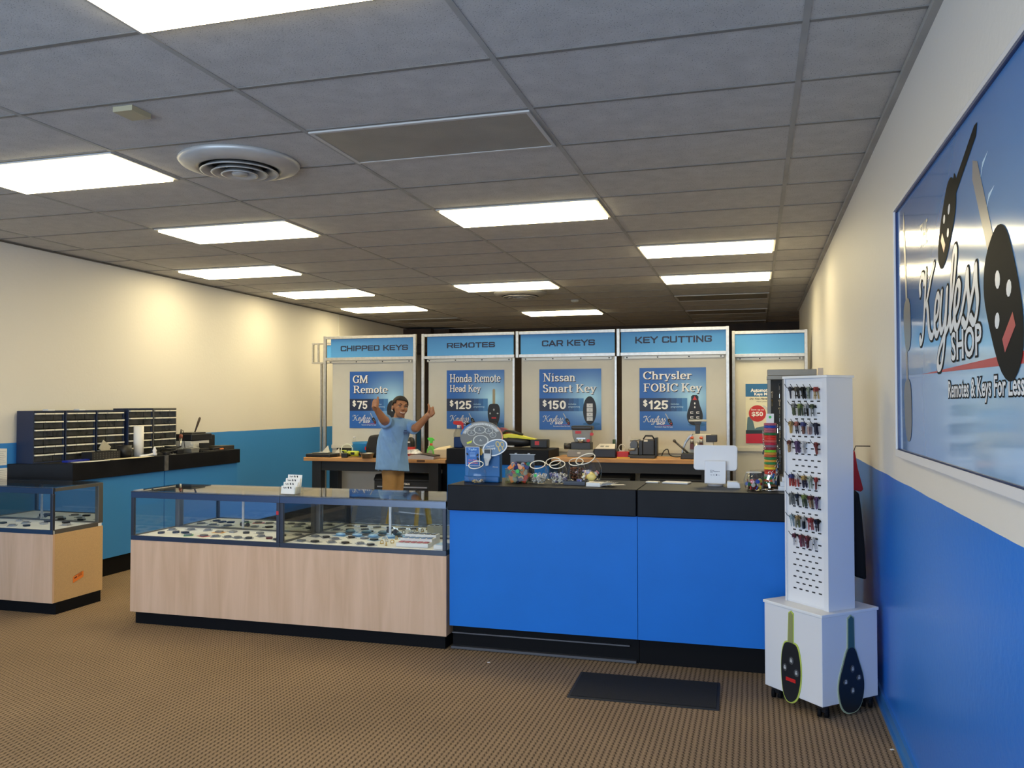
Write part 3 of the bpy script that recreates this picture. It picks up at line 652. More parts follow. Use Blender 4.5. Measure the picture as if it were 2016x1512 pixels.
def poster(name, label, x0, z0, W, H, y, lines, price, pic):
    o = thing(name, label, 'poster', (x0, y, z0), 0, 'blue price posters')
    MB().box(0, W, 0, .005, 0, H).build('board', POSTB, o)
    mp = lambda u, v, d: (u*W, -d, (1-v)*H)
    V = lambda b: (b[0], b[3], b[2], b[1])          # boxes are given from the top down
    def flat(nm, polys, m, d): return add2d(MB(), polys, mp, d).build(nm, m, o)
    flat('price_bar', [rect(0, .485, .40, .695)], BARP, .0008)
    for k, c_ in enumerate(((.012, .04, .13), (.017, .075, .22), (.025, .12, .34), (.05, .20, .46))): flat('price_bar_fade', [rect(.40+.08*k, .485, .48+.08*k, .695)], mat('bar_fade_%d' % k, c_, .45), .0007)
    dark, light = [], []
    for txt, bx in lines:
        p, _ = set_line(SERIF, txt, (.18, .085), (.07, .06), .03)
        p = [[(x, -yy) for x, yy in q] for q in p]; p = fit(p, bx); light += p; dark += shift(p, .010, .012)
    flat('title_shadow', dark, INKN, .0012); flat('title', light, INKW, .0020)
    pr = fit([[(x, -yy) for x, yy in q] for q in set_line(DIGITS, '$', (.2, .14), (.2, .14))[0]], (.055, .505, .12, .625))
    p2 = [[(x, -yy) for x, yy in q] for q in set_line(DIGITS, price, (.23, .17), (.23, .17), .10)[0]]; pr += fit(p2, (.14, .52, .14+.098*len(price), .665))
    flat('price', pr, INKW, .0018)
    t = []
    for s, bx in (('includes', (.475, .565, .60, .59)), ('programming', (.475, .61, .66, .645))): t += fit([[(x, -yy) for x, yy in q] for q in bfont(s, .0)], bx)
    flat('small_print', t, INKP, .0016)
    lg = fit([[(x, -yy) for x, yy in q] for q in LOGO_TXT], (.055, .765, .395, .915))
    lg += fit([[(x, -yy) for x, yy in q] for q in bfont('SHOP', .04, .15)], (.255, .872, .385, .912))
    lg += fit([[(x, -yy) for x, yy in q] for q in TAG], (.23, .934, .50, .957))
    flat('logo', lg, INKW, .0014)
    f = fobkey(); T = lambda ps: xf([[(x, -yy) for x, yy in q] for q in ps], .465, .868, .118, R_(-28), .78)
    flat('logo_line', [[(.26, .921), (.50, .917), (.50, .924)]], INKR, .0010)
    flat('logo_key_blade', T(f['b']), INKG, .0017); flat('logo_key', T(f['k']), INKB, .0019)
    flat('logo_key_buttons', T(f['w']), INKG, .0023); flat('logo_key_panic', T(f['r']), INKR, .0023)
    for nm, polys, m, d in pic: flat(nm, polys, m, d)
    return o
def honda_pic(cx=.825):
    b = [(cx-.085, .60), (cx-.045, .575), (cx+.045, .575), (cx+.085, .60), (cx+.105, .68), (cx+.10, .80), (cx+.07, .90), (cx+.03, .925), (cx-.03, .925), (cx-.07, .90), (cx-.10, .80), (cx-.105, .68)]
    return [('key_shadow_print', [ell(cx+.04, .915, .13, .03)], BARF, .0012), ('key_blade', [[(cx-.022, .575), (cx-.022, .335), (cx, .315), (cx+.022, .335), (cx+.022, .575)]], INKT, .0018), ('key_fob', [cspl(b, 3)], INKB, .0020),
            ('key_buttons', [ell(cx, .672, .013, .018), ell(cx-.065, .735, .012, .016), ell(cx+.065, .735, .016, .012)], INKG, .0026), ('key_panic', [rect(cx-.04, .80, cx+.04, .822)], INKR, .0026)]
def nissan_pic(cx=.817):
    bt = [rect(cx-.048, .57+.073*i, cx+.048, .57+.073*i+.064) for i in range(4)]
    return [('key_shadow_print', [ell(cx+.03, .905, .14, .028)], BARF, .0012), ('key_fob', [ell(cx, .683, .107, .232, 36)], INKB, .0020), ('key_buttons', bt, mat('silver_ink', (.62, .62, .62), .4), .0026), ('key_symbols', [rect(cx-.012, .598+.073*i, cx+.012, .604+.073*i) for i in range(4)], INKB, .0030)]
def chrysler_pic(cx=.832):
    b = [(cx-.045, .50), (cx+.045, .50), (cx+.075, .60), (cx+.108, .70), (cx+.118, .78), (cx+.10, .86), (cx+.055, .905), (cx, .917), (cx-.055, .905), (cx-.10, .86), (cx-.118, .78), (cx-.108, .70), (cx-.075, .60)]
    top = [(cx-.052, .525), (cx-.055, .46), (cx-.03, .437), (cx+.03, .437), (cx+.055, .46), (cx+.052, .525)]
    sy = [ell(cx, .57, .010, .016), ell(cx, .63, .010, .016)]
    for dx in (-.045, .045):
        for vy in (.715, .79): sy += [rect(cx+dx-.022, vy-.016, cx+dx+.022, vy-.008), rect(cx+dx-.022, vy+.008, cx+dx+.022, vy+.016), rect(cx+dx-.022, vy-.008, cx+dx-.014, vy+.008)]
    return [('key_shadow_print', [ell(cx+.03, .905, .13, .028)], BARF, .0012), ('key_fob', [cspl(b, 3), top], INKB, .0020), ('key_panic', [[(cx-.034, .515), (cx, .452), (cx+.034, .515)]], INKR, .0026), ('key_symbols', sy, INKW, .0026)]
PW, PH, PZ, PY = .736, .716, 1.289, 6.462
poster('price_poster', 'blue poster advertising a 75 dollar remote, on the leftmost bay behind the man', -5.152, PZ, PW, PH, PY, [('GM', (.06, .065, .345, .205)), ('Remote', (.068, .25, .715, .385))], '75', honda_pic(.80)[:1]+[('key_fob', [ell(.80, .68, .10, .17)], INKB, .002), ('key_buttons', [ell(.80, .68, .02, .025)], INKG, .0026)])
poster('price_poster', 'blue poster showing a bladed remote head key for 125 dollars, on the remotes bay', -3.838, PZ, PW, PH, PY, [('Honda Remote', (.055, .065, .94, .205)), ('Head Key', (.055, .25, .60, .395))], '125', honda_pic())
poster('price_poster', 'blue poster showing an oval smart key for 150 dollars, on the car keys bay', -2.664, PZ, PW+.008, PH, PY, [('Nissan', (.06, .065, .59, .205)), ('Smart Key', (.06, .25, .925, .415))], '150', nissan_pic())
poster('price_poster', 'blue poster showing a red topped fob for 125 dollars, on the key cutting bay', -1.474, PZ, PW+.012, PH, PY, [('Chrysler', (.055, .055, .79, .215)), ('FOBIC Key', (.06, .25, .94, .41))], '125', chrysler_pic())

# poster half hidden behind the key rack
o = thing('savings_poster', 'cream and blue poster with a round red savings badge, half behind the key rack', 'poster', (-.305, 7.143, 1.125))
W, H = .66, .705
MB().box(0, W, 0, .005, 0, H).build('board', mat('cream_print', (.78, .74, .56), .5), o)
mp = lambda u, v, d: (u, -d, H-v)
def pf(nm, polys, m, d): return add2d(MB(), polys, mp, d).build(nm, m, o)
DN = lambda ps: [[(x, -y) for x, y in q] for q in ps]
pf('title_band', [rect(0, 0, W, .153)], mat('title_blue_ink', (.02, .14, .33), .5), .001)
pf('title', fit(DN(bfont('Automotive', .035)), (.058, .055, .308, .098))+fit(DN(bfont('Keys Made', .035)), (.10, .105, .318, .148)), INKW, .002)
pf('question', fit(DN(bfont('Do You Have a Spare?', .02, .2)), (.045, .165, .375, .195))+fit(DN(bfont('Have your keys made here', .0, .2)), (.125, .202, .43, .222)), INKB, .0012)
pf('badge', [ell(.133, .352, .098, .098, 32)], INKR, .0014)
pf('badge_text', fit(DN(bfont('Save up to', .01)), (.062, .295, .208, .323))+fit(DN(bfont('$50', .03)), (.068, .332, .198, .392)), INKW, .0022)
pf('car_glass', [[(.01, .56), (.02, .40), (.05, .385), (.085, .45), (.11, .56)], [(.08, .56), (.12, .52), (.22, .50), (.40, .49), (.60, .50), (.60, .585), (.08, .585)]], mat('car_blue_grey_ink', (.10, .19, .24), .5), .001)
pf('car_shade', [rect(0, .55, W, .60)], mat('dark_teal_ink', (.015, .035, .05), .5), .0012)
pf('red_car', [[(0, .595), (.2, .590), (.40, .605), (W, .62), (W, H), (0, H)]], mat('crimson_ink', (.55, .01, .04), .45), .0016)
pf('pale_key', [[(.19, .25), (.22, .26), (.28, .31), (.26, .33), (.20, .28)]], mat('pale_grey_ink', (.6, .6, .56), .5), .0012)

# ---------------------------------------------------------------- the big glossy picture on the right wall
o = thing('wall_poster', 'large glossy blue shop poster with key fobs and a red stripe on the right wall', 'poster', (XR, .868, 1.352))
PWW, PHH = 2.46, 1.125
f = MB().box(-.030, -.0005, -PWW, 0, 0, .03).box(-.030, -.0005, -PWW, 0, PHH-.018, PHH).box(-.030, -.0005, -.018, 0, .03, PHH-.018).box(-.030, -.0005, -PWW, -PWW+.018, .03, PHH-.018)
f.build('frame', mat('white_frame_paint', (.72, .71, .72), .45), o, bevel=.003)
f = MB().box(-.022, -.0005, -PWW+.019, -.0185, .0305, .0365).box(-.022, -.0005, -PWW+.019, -.0185, PHH-.0245, PHH-.0185).box(-.022, -.0005, -.0285, -.0185, .0366, PHH-.0246)
f.build('navy_edge', mat('navy_edge', (.006, .02, .10), .35), o)
BIGP = glow_print('glossy_blue_print', (.045, .20, .58), (.42, .68, .90), (.5, .38), .30, (9, .75), .95, .14, .6)
_nt = BIGP.node_tree; _tc = [n for n in _nt.nodes if n.type == 'TEX_COORD'][0]
_n = N(_nt, 'ShaderNodeTexNoise', Scale=1.6, Detail=1); _nt.links.new(_tc.outputs['Object'], _n.inputs['Vector'])
_p = N(_nt, 'ShaderNodeBump', Strength=.25, Distance=.02); _nt.links.new(_n.outputs['Fac'], _p.inputs['Height'])
_nt.links.new(_p.outputs['Normal'], _nt.nodes['Principled BSDF'].inputs['Normal']); _nt.links.new(_p.outputs['Normal'], _nt.nodes['Principled BSDF'].inputs['Coat Normal'])
MB().box(-.016, -.0005, -PWW+.0192, -.0287, .0368, PHH-.0248).build('print', BIGP, o)
# u runs away from the far left edge (y = .85), v is height above the floor
mp = lambda u, v, d: (-.016-d, .85-u-.868, v-1.352)
GB = mat('glossy_black_ink', (.015, .016, .017), .5, spec=.02); GW = mat('glossy_white_ink', (.80, .82, .86), .28); GR = mat('glossy_red_ink', (.48, .02, .025), .28)
GG = mat('glossy_grey_ink', (.16, .17, .18), .28); GT = mat('glossy_taupe_ink', (.26, .25, .25), .28)
def wf(nm, polys, m, d): return add2d(MB(), polys, mp, d).build(nm, m, o)
# script word: dark outline below, white above
sb = lambda k: strokes_to_polys(SCRIPT, (.125+k, .075+k), (.055+k, .055+k), 0, R_(35), 8)
base = sb(0); xs = [p[0] for q in base for p in q]; ys = [p[1] for q in base for p in q]
def place(ps): return [[(.52+(x-min(xs))/(max(xs)-min(xs))*.93, 1.70+(y-min(ys))/(max(ys)-min(ys))*.40) for x, y in q] for q in ps]
wf('script_outline', place(sb(.065)), GB, .0006); wf('script', place(base), GW, .0018)
def outlined(nm, txt, box, k, d):
    a = bfont(txt, .02); b = bfont(txt, .02+k); xs = [p[0] for q in a for p in q]; ys = [p[1] for q in a for p in q]
    P = lambda ps: [[(box[0]+(x-min(xs))/(max(xs)-min(xs))*(box[2]-box[0]), box[1]+(y-min(ys))/(max(ys)-min(ys))*(box[3]-box[1])) for x, y in q] for q in ps]
    wf(nm+'_outline', P(b), GB, d); wf(nm, P(a), GW, d+.0007)
wf('red_stripe', [[(.555, 1.703), (1.95, 1.684), (2.1, 1.69), (2.1, 1.722), (1.85, 1.716)]], GR, .0005)
outlined('shop_word', 'SHOP', (1.085, 1.728, 1.47, 1.822), .05, .0015)
outlined('tagline', 'Remotes & Keys For Less', (1.03, 1.592, 1.86, 1.664), .06, .0008)
wf('small_word', fit(bfont('THE', .0, .2), (.56, 2.19, .71, 2.28)), GG, .0007)
fk = fobkey()
def wkey(nm, cx, cy, sc, rot, bl, m=GB, sx=1, bs=1, buttons=True):
    T = lambda ps: xf(ps, cx, cy, sc, rot, sx)
    wf(nm+'_blade', T([[(x, .5+(y-.5)*bs) for x, y in q] for q in fk['b']]), bl, .0010); wf(nm+'_fob', T(fk['k']), m, .0017)
    if buttons: wf(nm+'_buttons', T(fk['w']), GW, .0024); wf(nm+'_panic', T(fk['r']), GR, .0024)
wkey('small_key', 1.03, 2.185, .33, R_(-46), GB, GB, .85, .1)
wf('small_key_shaft', [[(1.115, 2.235), (1.10, 2.275), (1.415, 2.40), (1.45, 2.40), (1.435, 2.365)]], GB, .0013)
wkey('large_key', 1.69, 1.845, .43, R_(33), GT, GB, 1.1, .9)
wkey('edge_key', .255, 1.92, .22, R_(8), GT, GG, 1.25, 2.1, False)
wkey('edge_key', .25, 1.56, .26, R_(6), GT, GG, 1.1, .6, False)
wf('arcs', [[(1.46, 2.21), (1.50, 2.27), (1.56, 2.285), (1.50, 2.255)], [(1.52, 2.11), (1.56, 2.165), (1.62, 2.175), (1.56, 2.15)]], INKP, .0006)
# ================================================================ white key display on castors
KA = R_(-47)       # direction of the left face, seen from above
KW = mat('white_melamine', (.72, .72, .74), .38); KW2 = mat('white_melamine_edge', (.78, .78, .78), .4)
KS = mat('slot_shadow_black', (.01, .01, .011), .6); YG = mat('lime_cutout_edge', (.50, .58, .10), .5); KGR = mat('moulded_fob_black', (.014, .016, .02), .35)
o = thing('key_display', 'white spinning key display tower on a castor box, beside the right wall', 'display stand', (.12, 1.24, 0), KA)
# local frame: origin at the front corner on the floor, -x runs along the left face, +y along the right face
B = .40; D = .40
MB().box(-B, 0, 0, D, .068, .512).build('base_box', KW, o, bevel=.003)
MB().box(-B-.006, .006, -.006, D+.006, .512, .528).build('base_lid', KW2, o, bevel=.003)
for x, y in ((-.035, .04), (-B+.045, .04), (-.035, D-.045), (-B+.045, D-.045)):
    c = MB().cyl((x, y, .050), .026, .0175, 16).box(x-.024, x+.024, y-.026, y+.026, .060, .0675).box(x-.022, x+.022, y-.006, y+.012, .03, .0499)
    co = c.build('castor', BLACK, o)
    MB().at(x, y, 0, 0, 0, .6).tube([(-.026, .012, .0265), (-.008, .012, .0265)], .026, 18).tube([(.008, .012, .0265), (.026, .012, .0265)], .026, 18).build('wheel', KICK, co)
# tower: (local) left face .282 wide, right face .186 deep
tx0, tx1, ty0, ty1 = -.325, -.028, .08, .268; tz0, tz1 = .5285, 1.724
tw = MB().box(tx0+.010, tx1, ty0+.008, ty1, tz0, tz1).box(tx0, tx0+.0095, ty0, ty1, tz0, tz1).box(tx1-.030, tx1, ty0, ty0+.0078, tz0, tz1)
tw.build('tower', KW, o)
MB().box(tx0-.006, tx1+.006, ty0-.006, ty1+.006, tz1+.0005, tz1+.014).build('tower_cap', KW2, o, bevel=.002)
PF = ty0+.006                                  # face of the slotted panel
MB().box(tx0+.022, tx1-.0305, PF, ty0+.0079, tz0+.01, tz1-.02).build('slot_panel', mat('white_slot_panel', (.76, .76, .78), .35), o)
U5 = (.215, .355, .50, .65, .80); U4 = (.285, .43, .575, .725); FW = tx1-tx0
rows = [1.665-.0311*k for k in range(35)]
s = MB()
for k, z in enumerate(rows):
    for u in (U5 if k % 2 == 0 else U4):
        x = tx0+u*FW; s.box(x-.0105, x+.0105, PF-.0006, PF-.0001, z-.0035, z+.0035)
s.build('slot_pattern', KS, o)
# key cut-outs on the faces of the box
def cutout(face, body, blade, c, edge, btns, red):
    """face 'l' (y = 0 plane) or 'r' (x = 0 plane); 2D outlines: u along the face from the front corner, v height"""
    def P(ps, t0, t1, g): 
        mb = MB(); 
        for q in ps:
            cx = sum(p[0] for p in q)/len(q); cy = sum(p[1] for p in q)/len(q)
            qq = [(cx+(u-cx)*(1+g/max(.02, abs(u-cx)) if abs(u-cx) > 1e-6 else 1), cy+(v-cy)*(1+g/max(.02, abs(v-cy)) if abs(v-cy) > 1e-6 else 1)) for u, v in q]
            if face == 'l': mb.prism([(-u, v) for u, v in qq], -t1, -t0, 'y')
            else: mb.prism(qq, t0, t1, 'x')
        return mb
    k = P([body, blade], .0005, .004, .006).build('key_cutout', edge, o)
    P([blade], .0042, .006, 0).build('blade', c, k)
    P([body], .0042, .008, 0).build('fob', KGR, k)
    if btns: P(btns, .0082, .010, 0).build('button', mat('fob_button_grey', (.07, .075, .08), .4), k)
    if btns:
        ic = []
        for q in btns:
            cx = sum(p[0] for p in q)/len(q); cy = sum(p[1] for p in q)/len(q); ic.append(rect(cx-.007, cy-.008, cx+.007, cy+.004)); ic.append(rect(cx-.004, cy+.006, cx+.005, cy+.011))
        P(ic, .0102, .011, 0).build('button_symbol', INKG, k)
    if red: P(red, .0082, .010, 0).build('panic_button', RED, k)
lb = [(.205+.055*a, .195+.145*b) for a, b in ((-.75, .92), (-.3, 1.0), (.35, 1.0), (.8, .9), (1.1, .55), (1.2, .1), (1.15, -.4), (.95, -.85), (.55, -1.08), (.1, -1.12), (-.3, -1.05), (-.75, -.85), (-1.1, -.4), (-1.2, .1), (-1.05, .6))]
lbl = [(.224, .335), (.192, .335), (.190, .49), (.204, .502), (.218, .49)]
bt = [ell(.198, .25, .016, .02, 14), ell(.243, .205, .013, .02, 12), ell(.163, .195, .017, .019, 14)]
cutout('l', cspl(lb, 3), lbl, mat('olive_blade', (.26, .28, .11), .5), YG, bt, [rect(.170, .140, .237, .158)])
rb = [(.20+.088*a, .185+.15*b) for a, b in ((-.25, 1.0), (.25, 1.0), (.6, .55), (.95, .0), (1.0, -.4), (.8, -.85), (.45, -1.08), (.0, -1.14), (-.45, -1.08), (-.8, -.85), (-1.0, -.4), (-.95, .0), (-.6, .55))]
rbl = [(.18, .335), (.222, .335), (.22, .488), (.20, .503), (.182, .488)]
bt = [ell(.205, .235, .014, .02, 12), ell(.155, .175, .017, .014, 12), ell(.25, .185, .017, .015, 12), ell(.205, .125, .014, .018, 12)]
cutout('r', cspl(rb, 3), rbl, mat('dark_teal_blade', (.05, .12, .12), .4), mat('pale_lime_edge', (.40, .46, .30), .5), bt, None)
# hooks and the painted keys hanging on them
def key_mesh(c1, c2, kind):
    dim = lambda c: tuple(.72*v+.28*sum(c)/3*.8 for v in (x_*.8 for x_ in c)); m1 = mat('key_'+c1[0].replace(' ', '_'), dim(c1[1]), .35, .2, noise=.35, nscale=90); m2 = mat('key_'+c2[0].replace(' ', '_'), dim(c2[1]), .35, .2, noise=.35, nscale=90)
    k = MB(); t = .0022
    head = [(.0145*math.cos(a)*(1.0 if kind == 0 else (1.12 if abs(math.cos(a)) > .5 else .95)), -.012+.0135*math.sin(a)) for a in [2*math.pi*i/18 for i in range(18)]]
    k.mat(0).prism(head, -t/2, t/2, 'y')
    w = .0048 if kind == 0 else .0095
    blade = [(-w, -.024), (w, -.024), (w, -.034), (w*.72, -.038), (w, -.043), (w*.7, -.048), (w*.95, -.053), (w*.5, -.061), (-w*.5, -.064), (-w, -.057)]
    k.mat(1).prism(blade, -t/2*.9, t/2*.9, 'y')
    k.mat(1).box(-.006, .006, -t/2*1.05, t/2*1.05, -.024, -.019)
    o = k.build('painted_key', [m1, m2]); me = o.data; bpy.data.objects.remove(o); return me
C = dict(navy=(.015, .025, .075), black=(.012, .012, .014), camo=(.16, .13, .08), sage=(.22, .29, .22), red=(.55, .02, .015), yellow=(.72, .45, .05), gold=(.55, .34, .07), grey=(.22, .24, .25), lime=(.30, .42, .05),
         silver=(.55, .56, .58), green=(.07, .12, .05), coral=(.60, .14, .09), brown=(.20, .07, .05), blue=(.04, .07, .35), white=(.75, .75, .77), pink=(.55, .34, .33), maroon=(.17, .018, .02), tan=(.45, .27, .11), purple=(.14, .06, .22), darkred=(.28, .02, .015), olive=(.20, .20, .06), pale=(.42, .52, .40), sky=(.35, .52, .58))
NM = dict(darkred='dark red', pale='pale green', sky='sky blue', camo='brown camouflage')
HOOKS = [('top', 0, 1.672, U5, [('navy', 'navy', 0), ('camo', 'black', 0), ('black', 'black', 1), ('sage', 'sage', 0), ('red', 'yellow', 0)]),
 ('second', 1, 1.582, U4, [('grey', 'green', 1), ('lime', 'green', 1), ('silver', 'black', 0), ('green', 'grey', 0)]),
 ('third', 0, 1.487, U5, [('gold', 'yellow', 0), ('coral', 'navy', 0), ('blue', 'brown', 1), ('white', 'pink', 1), ('navy', 'navy', 1)]),
 ('fourth', 0, 1.385, (U5[0]-.03, U5[1], U5[2], U5[4]), [('maroon', 'tan', 1), ('purple', 'purple', 1), ('white', 'white', 0), ('darkred', 'darkred', 1)]),
 ('fifth', 0, 1.205, U5, [('blue', 'red', 1), ('white', 'red', 1), ('yellow', 'navy', 1), ('pale', 'pale', 0), ('red', 'darkred', 0)]),
 ('sixth', 0, 1.105, U5, [('grey', 'grey', 1), ('navy', 'black', 0), ('lime', 'green', 1), ('maroon', 'tan', 1), ('purple', 'purple', 1)]),
 ('seventh', 0, .990, U5, [('sky', 'sky', 0), ('gold', 'olive', 1), ('silver', 'black', 1), ('red', 'red', 0), ('black', 'black', 0)]),
 ('bottom', 1, .892, U4, [('maroon', 'white', 0), ('darkred', 'darkred', 1), ('darkred', 'maroon', 0), ('white', 'silver', 0)])]
KM = {}
KROT = Matrix.Translation((.12, 1.24, 0)) @ Matrix.Rotation(KA, 4, 'Z')
ORD = ['first', 'second', 'third', 'fourth', 'fifth']
for rn, par, z, us, keys in HOOKS:
    for i, (u, (h, bl, kind)) in enumerate(zip(us, keys)):
        x = tx0+u*FW; zz = z-.004*i*.3
        hk = MB().tube([(x, PF, zz), (x, PF-.034, zz-.002), (x-.002, PF-.050, zz+.008), (x-.004, PF-.060, zz+.024)], .0017, 8).box(x-.008, x+.008, PF-.004, PF-.0008, zz-.004, zz+.004)
        hk.build('hook', BLACK, o)
        me = KM.setdefault((h, bl, kind), key_mesh((h, C[h]), (bl, C[bl]), kind))
        nh, nb = NM.get(h, h), NM.get(bl, bl)
        col = nh if nh == nb else '%s and %s' % (nh, nb)
        for q in range(2 if (i+len(rn)) % 3 == 0 else 3):
            ko = link('painted_key', me)
            ko.matrix_world = KROT @ Matrix.Translation((x, PF-.030+.0095*q, zz+.0085)) @ Matrix.Rotation(R_(random.uniform(-14, 2)), 4, 'Y') @ Matrix.Rotation(R_(-18+random.uniform(-6, 6)), 4, 'Z')
            tag(ko, '%s key on the %s hook of the white tower\'s %s row' % (col, ORD[i], rn), 'key', 'keys on the %s row, %s hook' % (rn, ORD[i]))
# ================================================================ things on the left wall counter (top 1.072)
ZL = 1.0722
DNAVY = mat('navy_cabinet_steel', (.012, .022, .06), .42); DRAWER = mat('smoky_drawer', (.035, .035, .032), .2, spec=.7, noise=.35, nscale=14); PULL = mat('pale_drawer_lip', (.85, .82, .72), .25, spec=.8)
def drawers(label, y0, W, zt, x=-6.245, depth=.18, sh=DNAVY):
    o = thing('drawer_cabinet', label, 'drawer cabinet', (x, y0, ZL), 0, 'small parts drawer cabinets'); H = zt-ZL; t = .012
    c = MB().box(-depth, 0, 0, t, 0, H).box(-depth, 0, W-t, W, 0, H).box(-depth, 0, t, W-t, H-t, H).box(-depth, 0, t, W-t, 0, t).box(-depth, -depth+.004, t, W-t, t, H-t)
    c.build('shell', sh, o, bevel=.001)
    cw = (W-2*t)/3; rh = (H-2*t)/6
    for r in range(6):
        for k in range(3):
            ya = t+k*cw+.002; za = t+r*rh+.002; push = random.choice((0, 0, 0, .004, .008))
            d = MB().box(-depth+.03, -.010+push, ya, ya+cw-.004, za, za+rh-.006)
            do = d.build('drawer', DRAWER, o)
            MB().box(-.0098+push, .010+push, ya+.002, ya+cw-.006, za+rh-.022, za+rh-.010).build('pull', PULL, do)
    return o
cab = [drawers('dark blue small parts drawer cabinet, nearest of five on the left counter', 2.635, .345, 1.533),
       drawers('dark blue small parts drawer cabinet, second nearest of five on the left counter', 2.995, .36, 1.533),
       drawers('dark blue drawer cabinet behind the black basket, middle one of the five', 3.372, .37, 1.533),
       drawers('dark blue drawer cabinet behind the white paper roll, fourth along the left counter', 3.775, .355, 1.549, -6.23),
       drawers('greyish drawer cabinet nearest the soldering iron, last of the five', 4.145, .365, 1.549, -6.23, .18, mat('grey_cabinet_steel', (.09, .09, .085), .42))]
for y, lab in ((2.80, 'first'), (3.16, 'second')):
    o = MB().box(-.06, .0, 0, .075, 0, .014).build('white_tag', PAPER); o.location = (-6.25, y, 1.5335)
    tag(o, 'small white slip lying on top of the %s drawer cabinet' % ('nearest' if lab == 'first' else 'second nearest'), 'paper slip')
def at_obj(o, x, y, z, rz=0): o.location = (x, y, z); o.rotation_euler[2] = rz; return o
o = MB().lathe([(.012, 0), (.047, 0), (.047, .30), (.012, .30), (.012, 0)], 28).build('paper_roll', mat('white_paper_roll', (.80, .79, .77), .8)); tag(at_obj(o, -6.10, 3.775, ZL+.002), 'tall white paper roll standing upright on the left counter', 'paper roll')
o = MB().lathe([(.0005, 0), (.065, 0), (.068, .12), (.064, .12), (.061, .006), (.0005, .006)], 24).build('black_cup', BLACK); tag(at_obj(o, -6.12, 3.60, ZL), 'round black cup beside the perforated basket on the left counter', 'cup')
o = thing('wire_basket', 'low black perforated basket in front of the drawer cabinets', 'basket', (-6.19, 3.13, ZL))
b = MB().box(0, .12, 0, .36, 0, .004).box(0, .004, 0, .36, .004, .075).box(.116, .12, 0, .36, .004, .075).box(.004, .116, 0, .004, .004, .075).box(.004, .116, .356, .36, .004, .075); b.build('basket_body', BLACK, o)
h = MB()
for i in range(9):
    for k in range(3): h.box(.1202, .1208, .02+i*.037, .036+i*.037, .012+k*.021, .024+k*.021)
h.build('hole_pattern', mat('basket_hole_grey', (.07, .07, .065), .7), o)
o = MB().box(-.004, .004, -.06, .06, 0, .10).build('folded_card', mat('tan_card', (.50, .46, .36), .7)); o.location = (-6.215, 3.42, ZL+.06); o.rotation_euler = (R_(-35), 0, 0); tag(o, 'grey card leaning up behind the black perforated basket', 'card')
o = MB().box(-.03, .03, -.17, .17, 0, .016).build('blue_binder', mat('royal_blue', (.012, .03, .35), .4)); tag(at_obj(o, -6.12, 3.02, ZL, R_(4)), 'flat bright blue folder on the near end of the left counter', 'folder')
o = MB().box(-.05, .05, -.16, .16, 0, .002).build('white_sheet', PAPER); tag(at_obj(o, -5.995, 3.03, ZL, R_(-14)), 'white sheet lying at the front edge near the blue folder', 'paper')
o = MB().box(-.055, .055, -.26, .26, 0, .003).build('cream_sheet', mat('cream_sheet', (.74, .66, .48), .7)); tag(at_obj(o, -5.985, 3.52, ZL, R_(-3)), 'long cream sheet along the front edge below the paper roll', 'paper')
o = thing('clothes_hanger', 'white plastic nozzle bottle lying toward the middle of the left counter edge', 'bottle', (-5.98, 3.86, ZL))
o.name = 'nozzle_bottle'
MB().tube([(-.03, -.17, .012), (-.02, -.06, .012), (.0, 0, .02)], [.010, .012, .016], 12).build('neck_tube', WHITE, o); MB().lathe([(.0005, .004), (.022, .006), (.024, .02), (.016, .04), (.022, .055), (.012, .075), (.009, .092), (.0005, .094)], 16).build('cap', WHITE, o)
o = MB().box(-.03, .03, -.04, .04, 0, .065).build('grey_box', mat('grey_card_box', (.22, .22, .21), .6)); tag(at_obj(o, -6.17, 3.72, ZL), 'small grey box between black cup and paper roll', 'box')
# soldering gear
o = thing('soldering_iron', 'soldering iron resting at a slant in its holder, right of the drawer cabinets', 'soldering iron', (-6.06, 4.36, ZL))
MB().tube([(0, 0, .07), (-.05, .07, .15)], [.012, .016], 10).build('barrel', STEEL, o); MB().tube([(-.05, .07, .15), (-.07, .10, .185)], [.02, .018], 12).build('guard', mat('dark_red_grip', (.16, .03, .015), .5), o); MB().tube([(-.07, .10, .185), (-.10, .14, .245)], [.012, .007], 10).build('handle', BLACK, o)
MB().tube([(-.10, .14, .245), (-.10, .17, .235), (-.09, .18, .10), (-.08, .19, .008)], .004, 6).build('cable', BLACK, o)
o = thing('iron_stand', 'grey soldering iron stand with a tray on the left counter', 'soldering stand', (-6.02, 4.49, ZL))
MB().prism([(-.06, 0), (.06, 0), (.075, .05), (-.075, .05)], -.05, .05, 'x').build('tray', mat('galvanised_tray', (.30, .30, .28), .4, .5), o, bevel=.003); MB().torus((0, -.02, .066), .026, .004, 18, 6, 'z').build('coil_ring', STEEL, o); MB().box(-.02, .02, .005, .05, .0505, .09).build('sponge_clip', mat('pale_grey_clip', (.5, .5, .47), .5), o)
def cable(name, label, pts, r=.005, m=BLACK):
    o = MB().tube([p for p in spl3(pts)], r, 8).build(name, m); return tag(o, label, 'cable')
def spl3(pts, n=6):
    out = []; P = [pts[0]]+list(pts)+[pts[-1]]
    for i in range(1, len(P)-2):
        a, b, c, d = (Vector(p) for p in P[i-1:i+3])
        for k in range(n):
            t = k/n; out.append(.5*((2*b)+(c-a)*t+(2*a-5*b+4*c-d)*t*t+(3*b-a-3*c+d)*t**3))
    return out+[Vector(P[-2])]
z = ZL+.006
cable('coiled_cable', 'tangled black cable beside the soldering stand', [(-6.05+.09*math.cos(i*1.9)*(.6+.08*i), 4.16+.11*math.sin(i*1.9)*(.7+.05*i), z+.009*i) for i in range(9)])
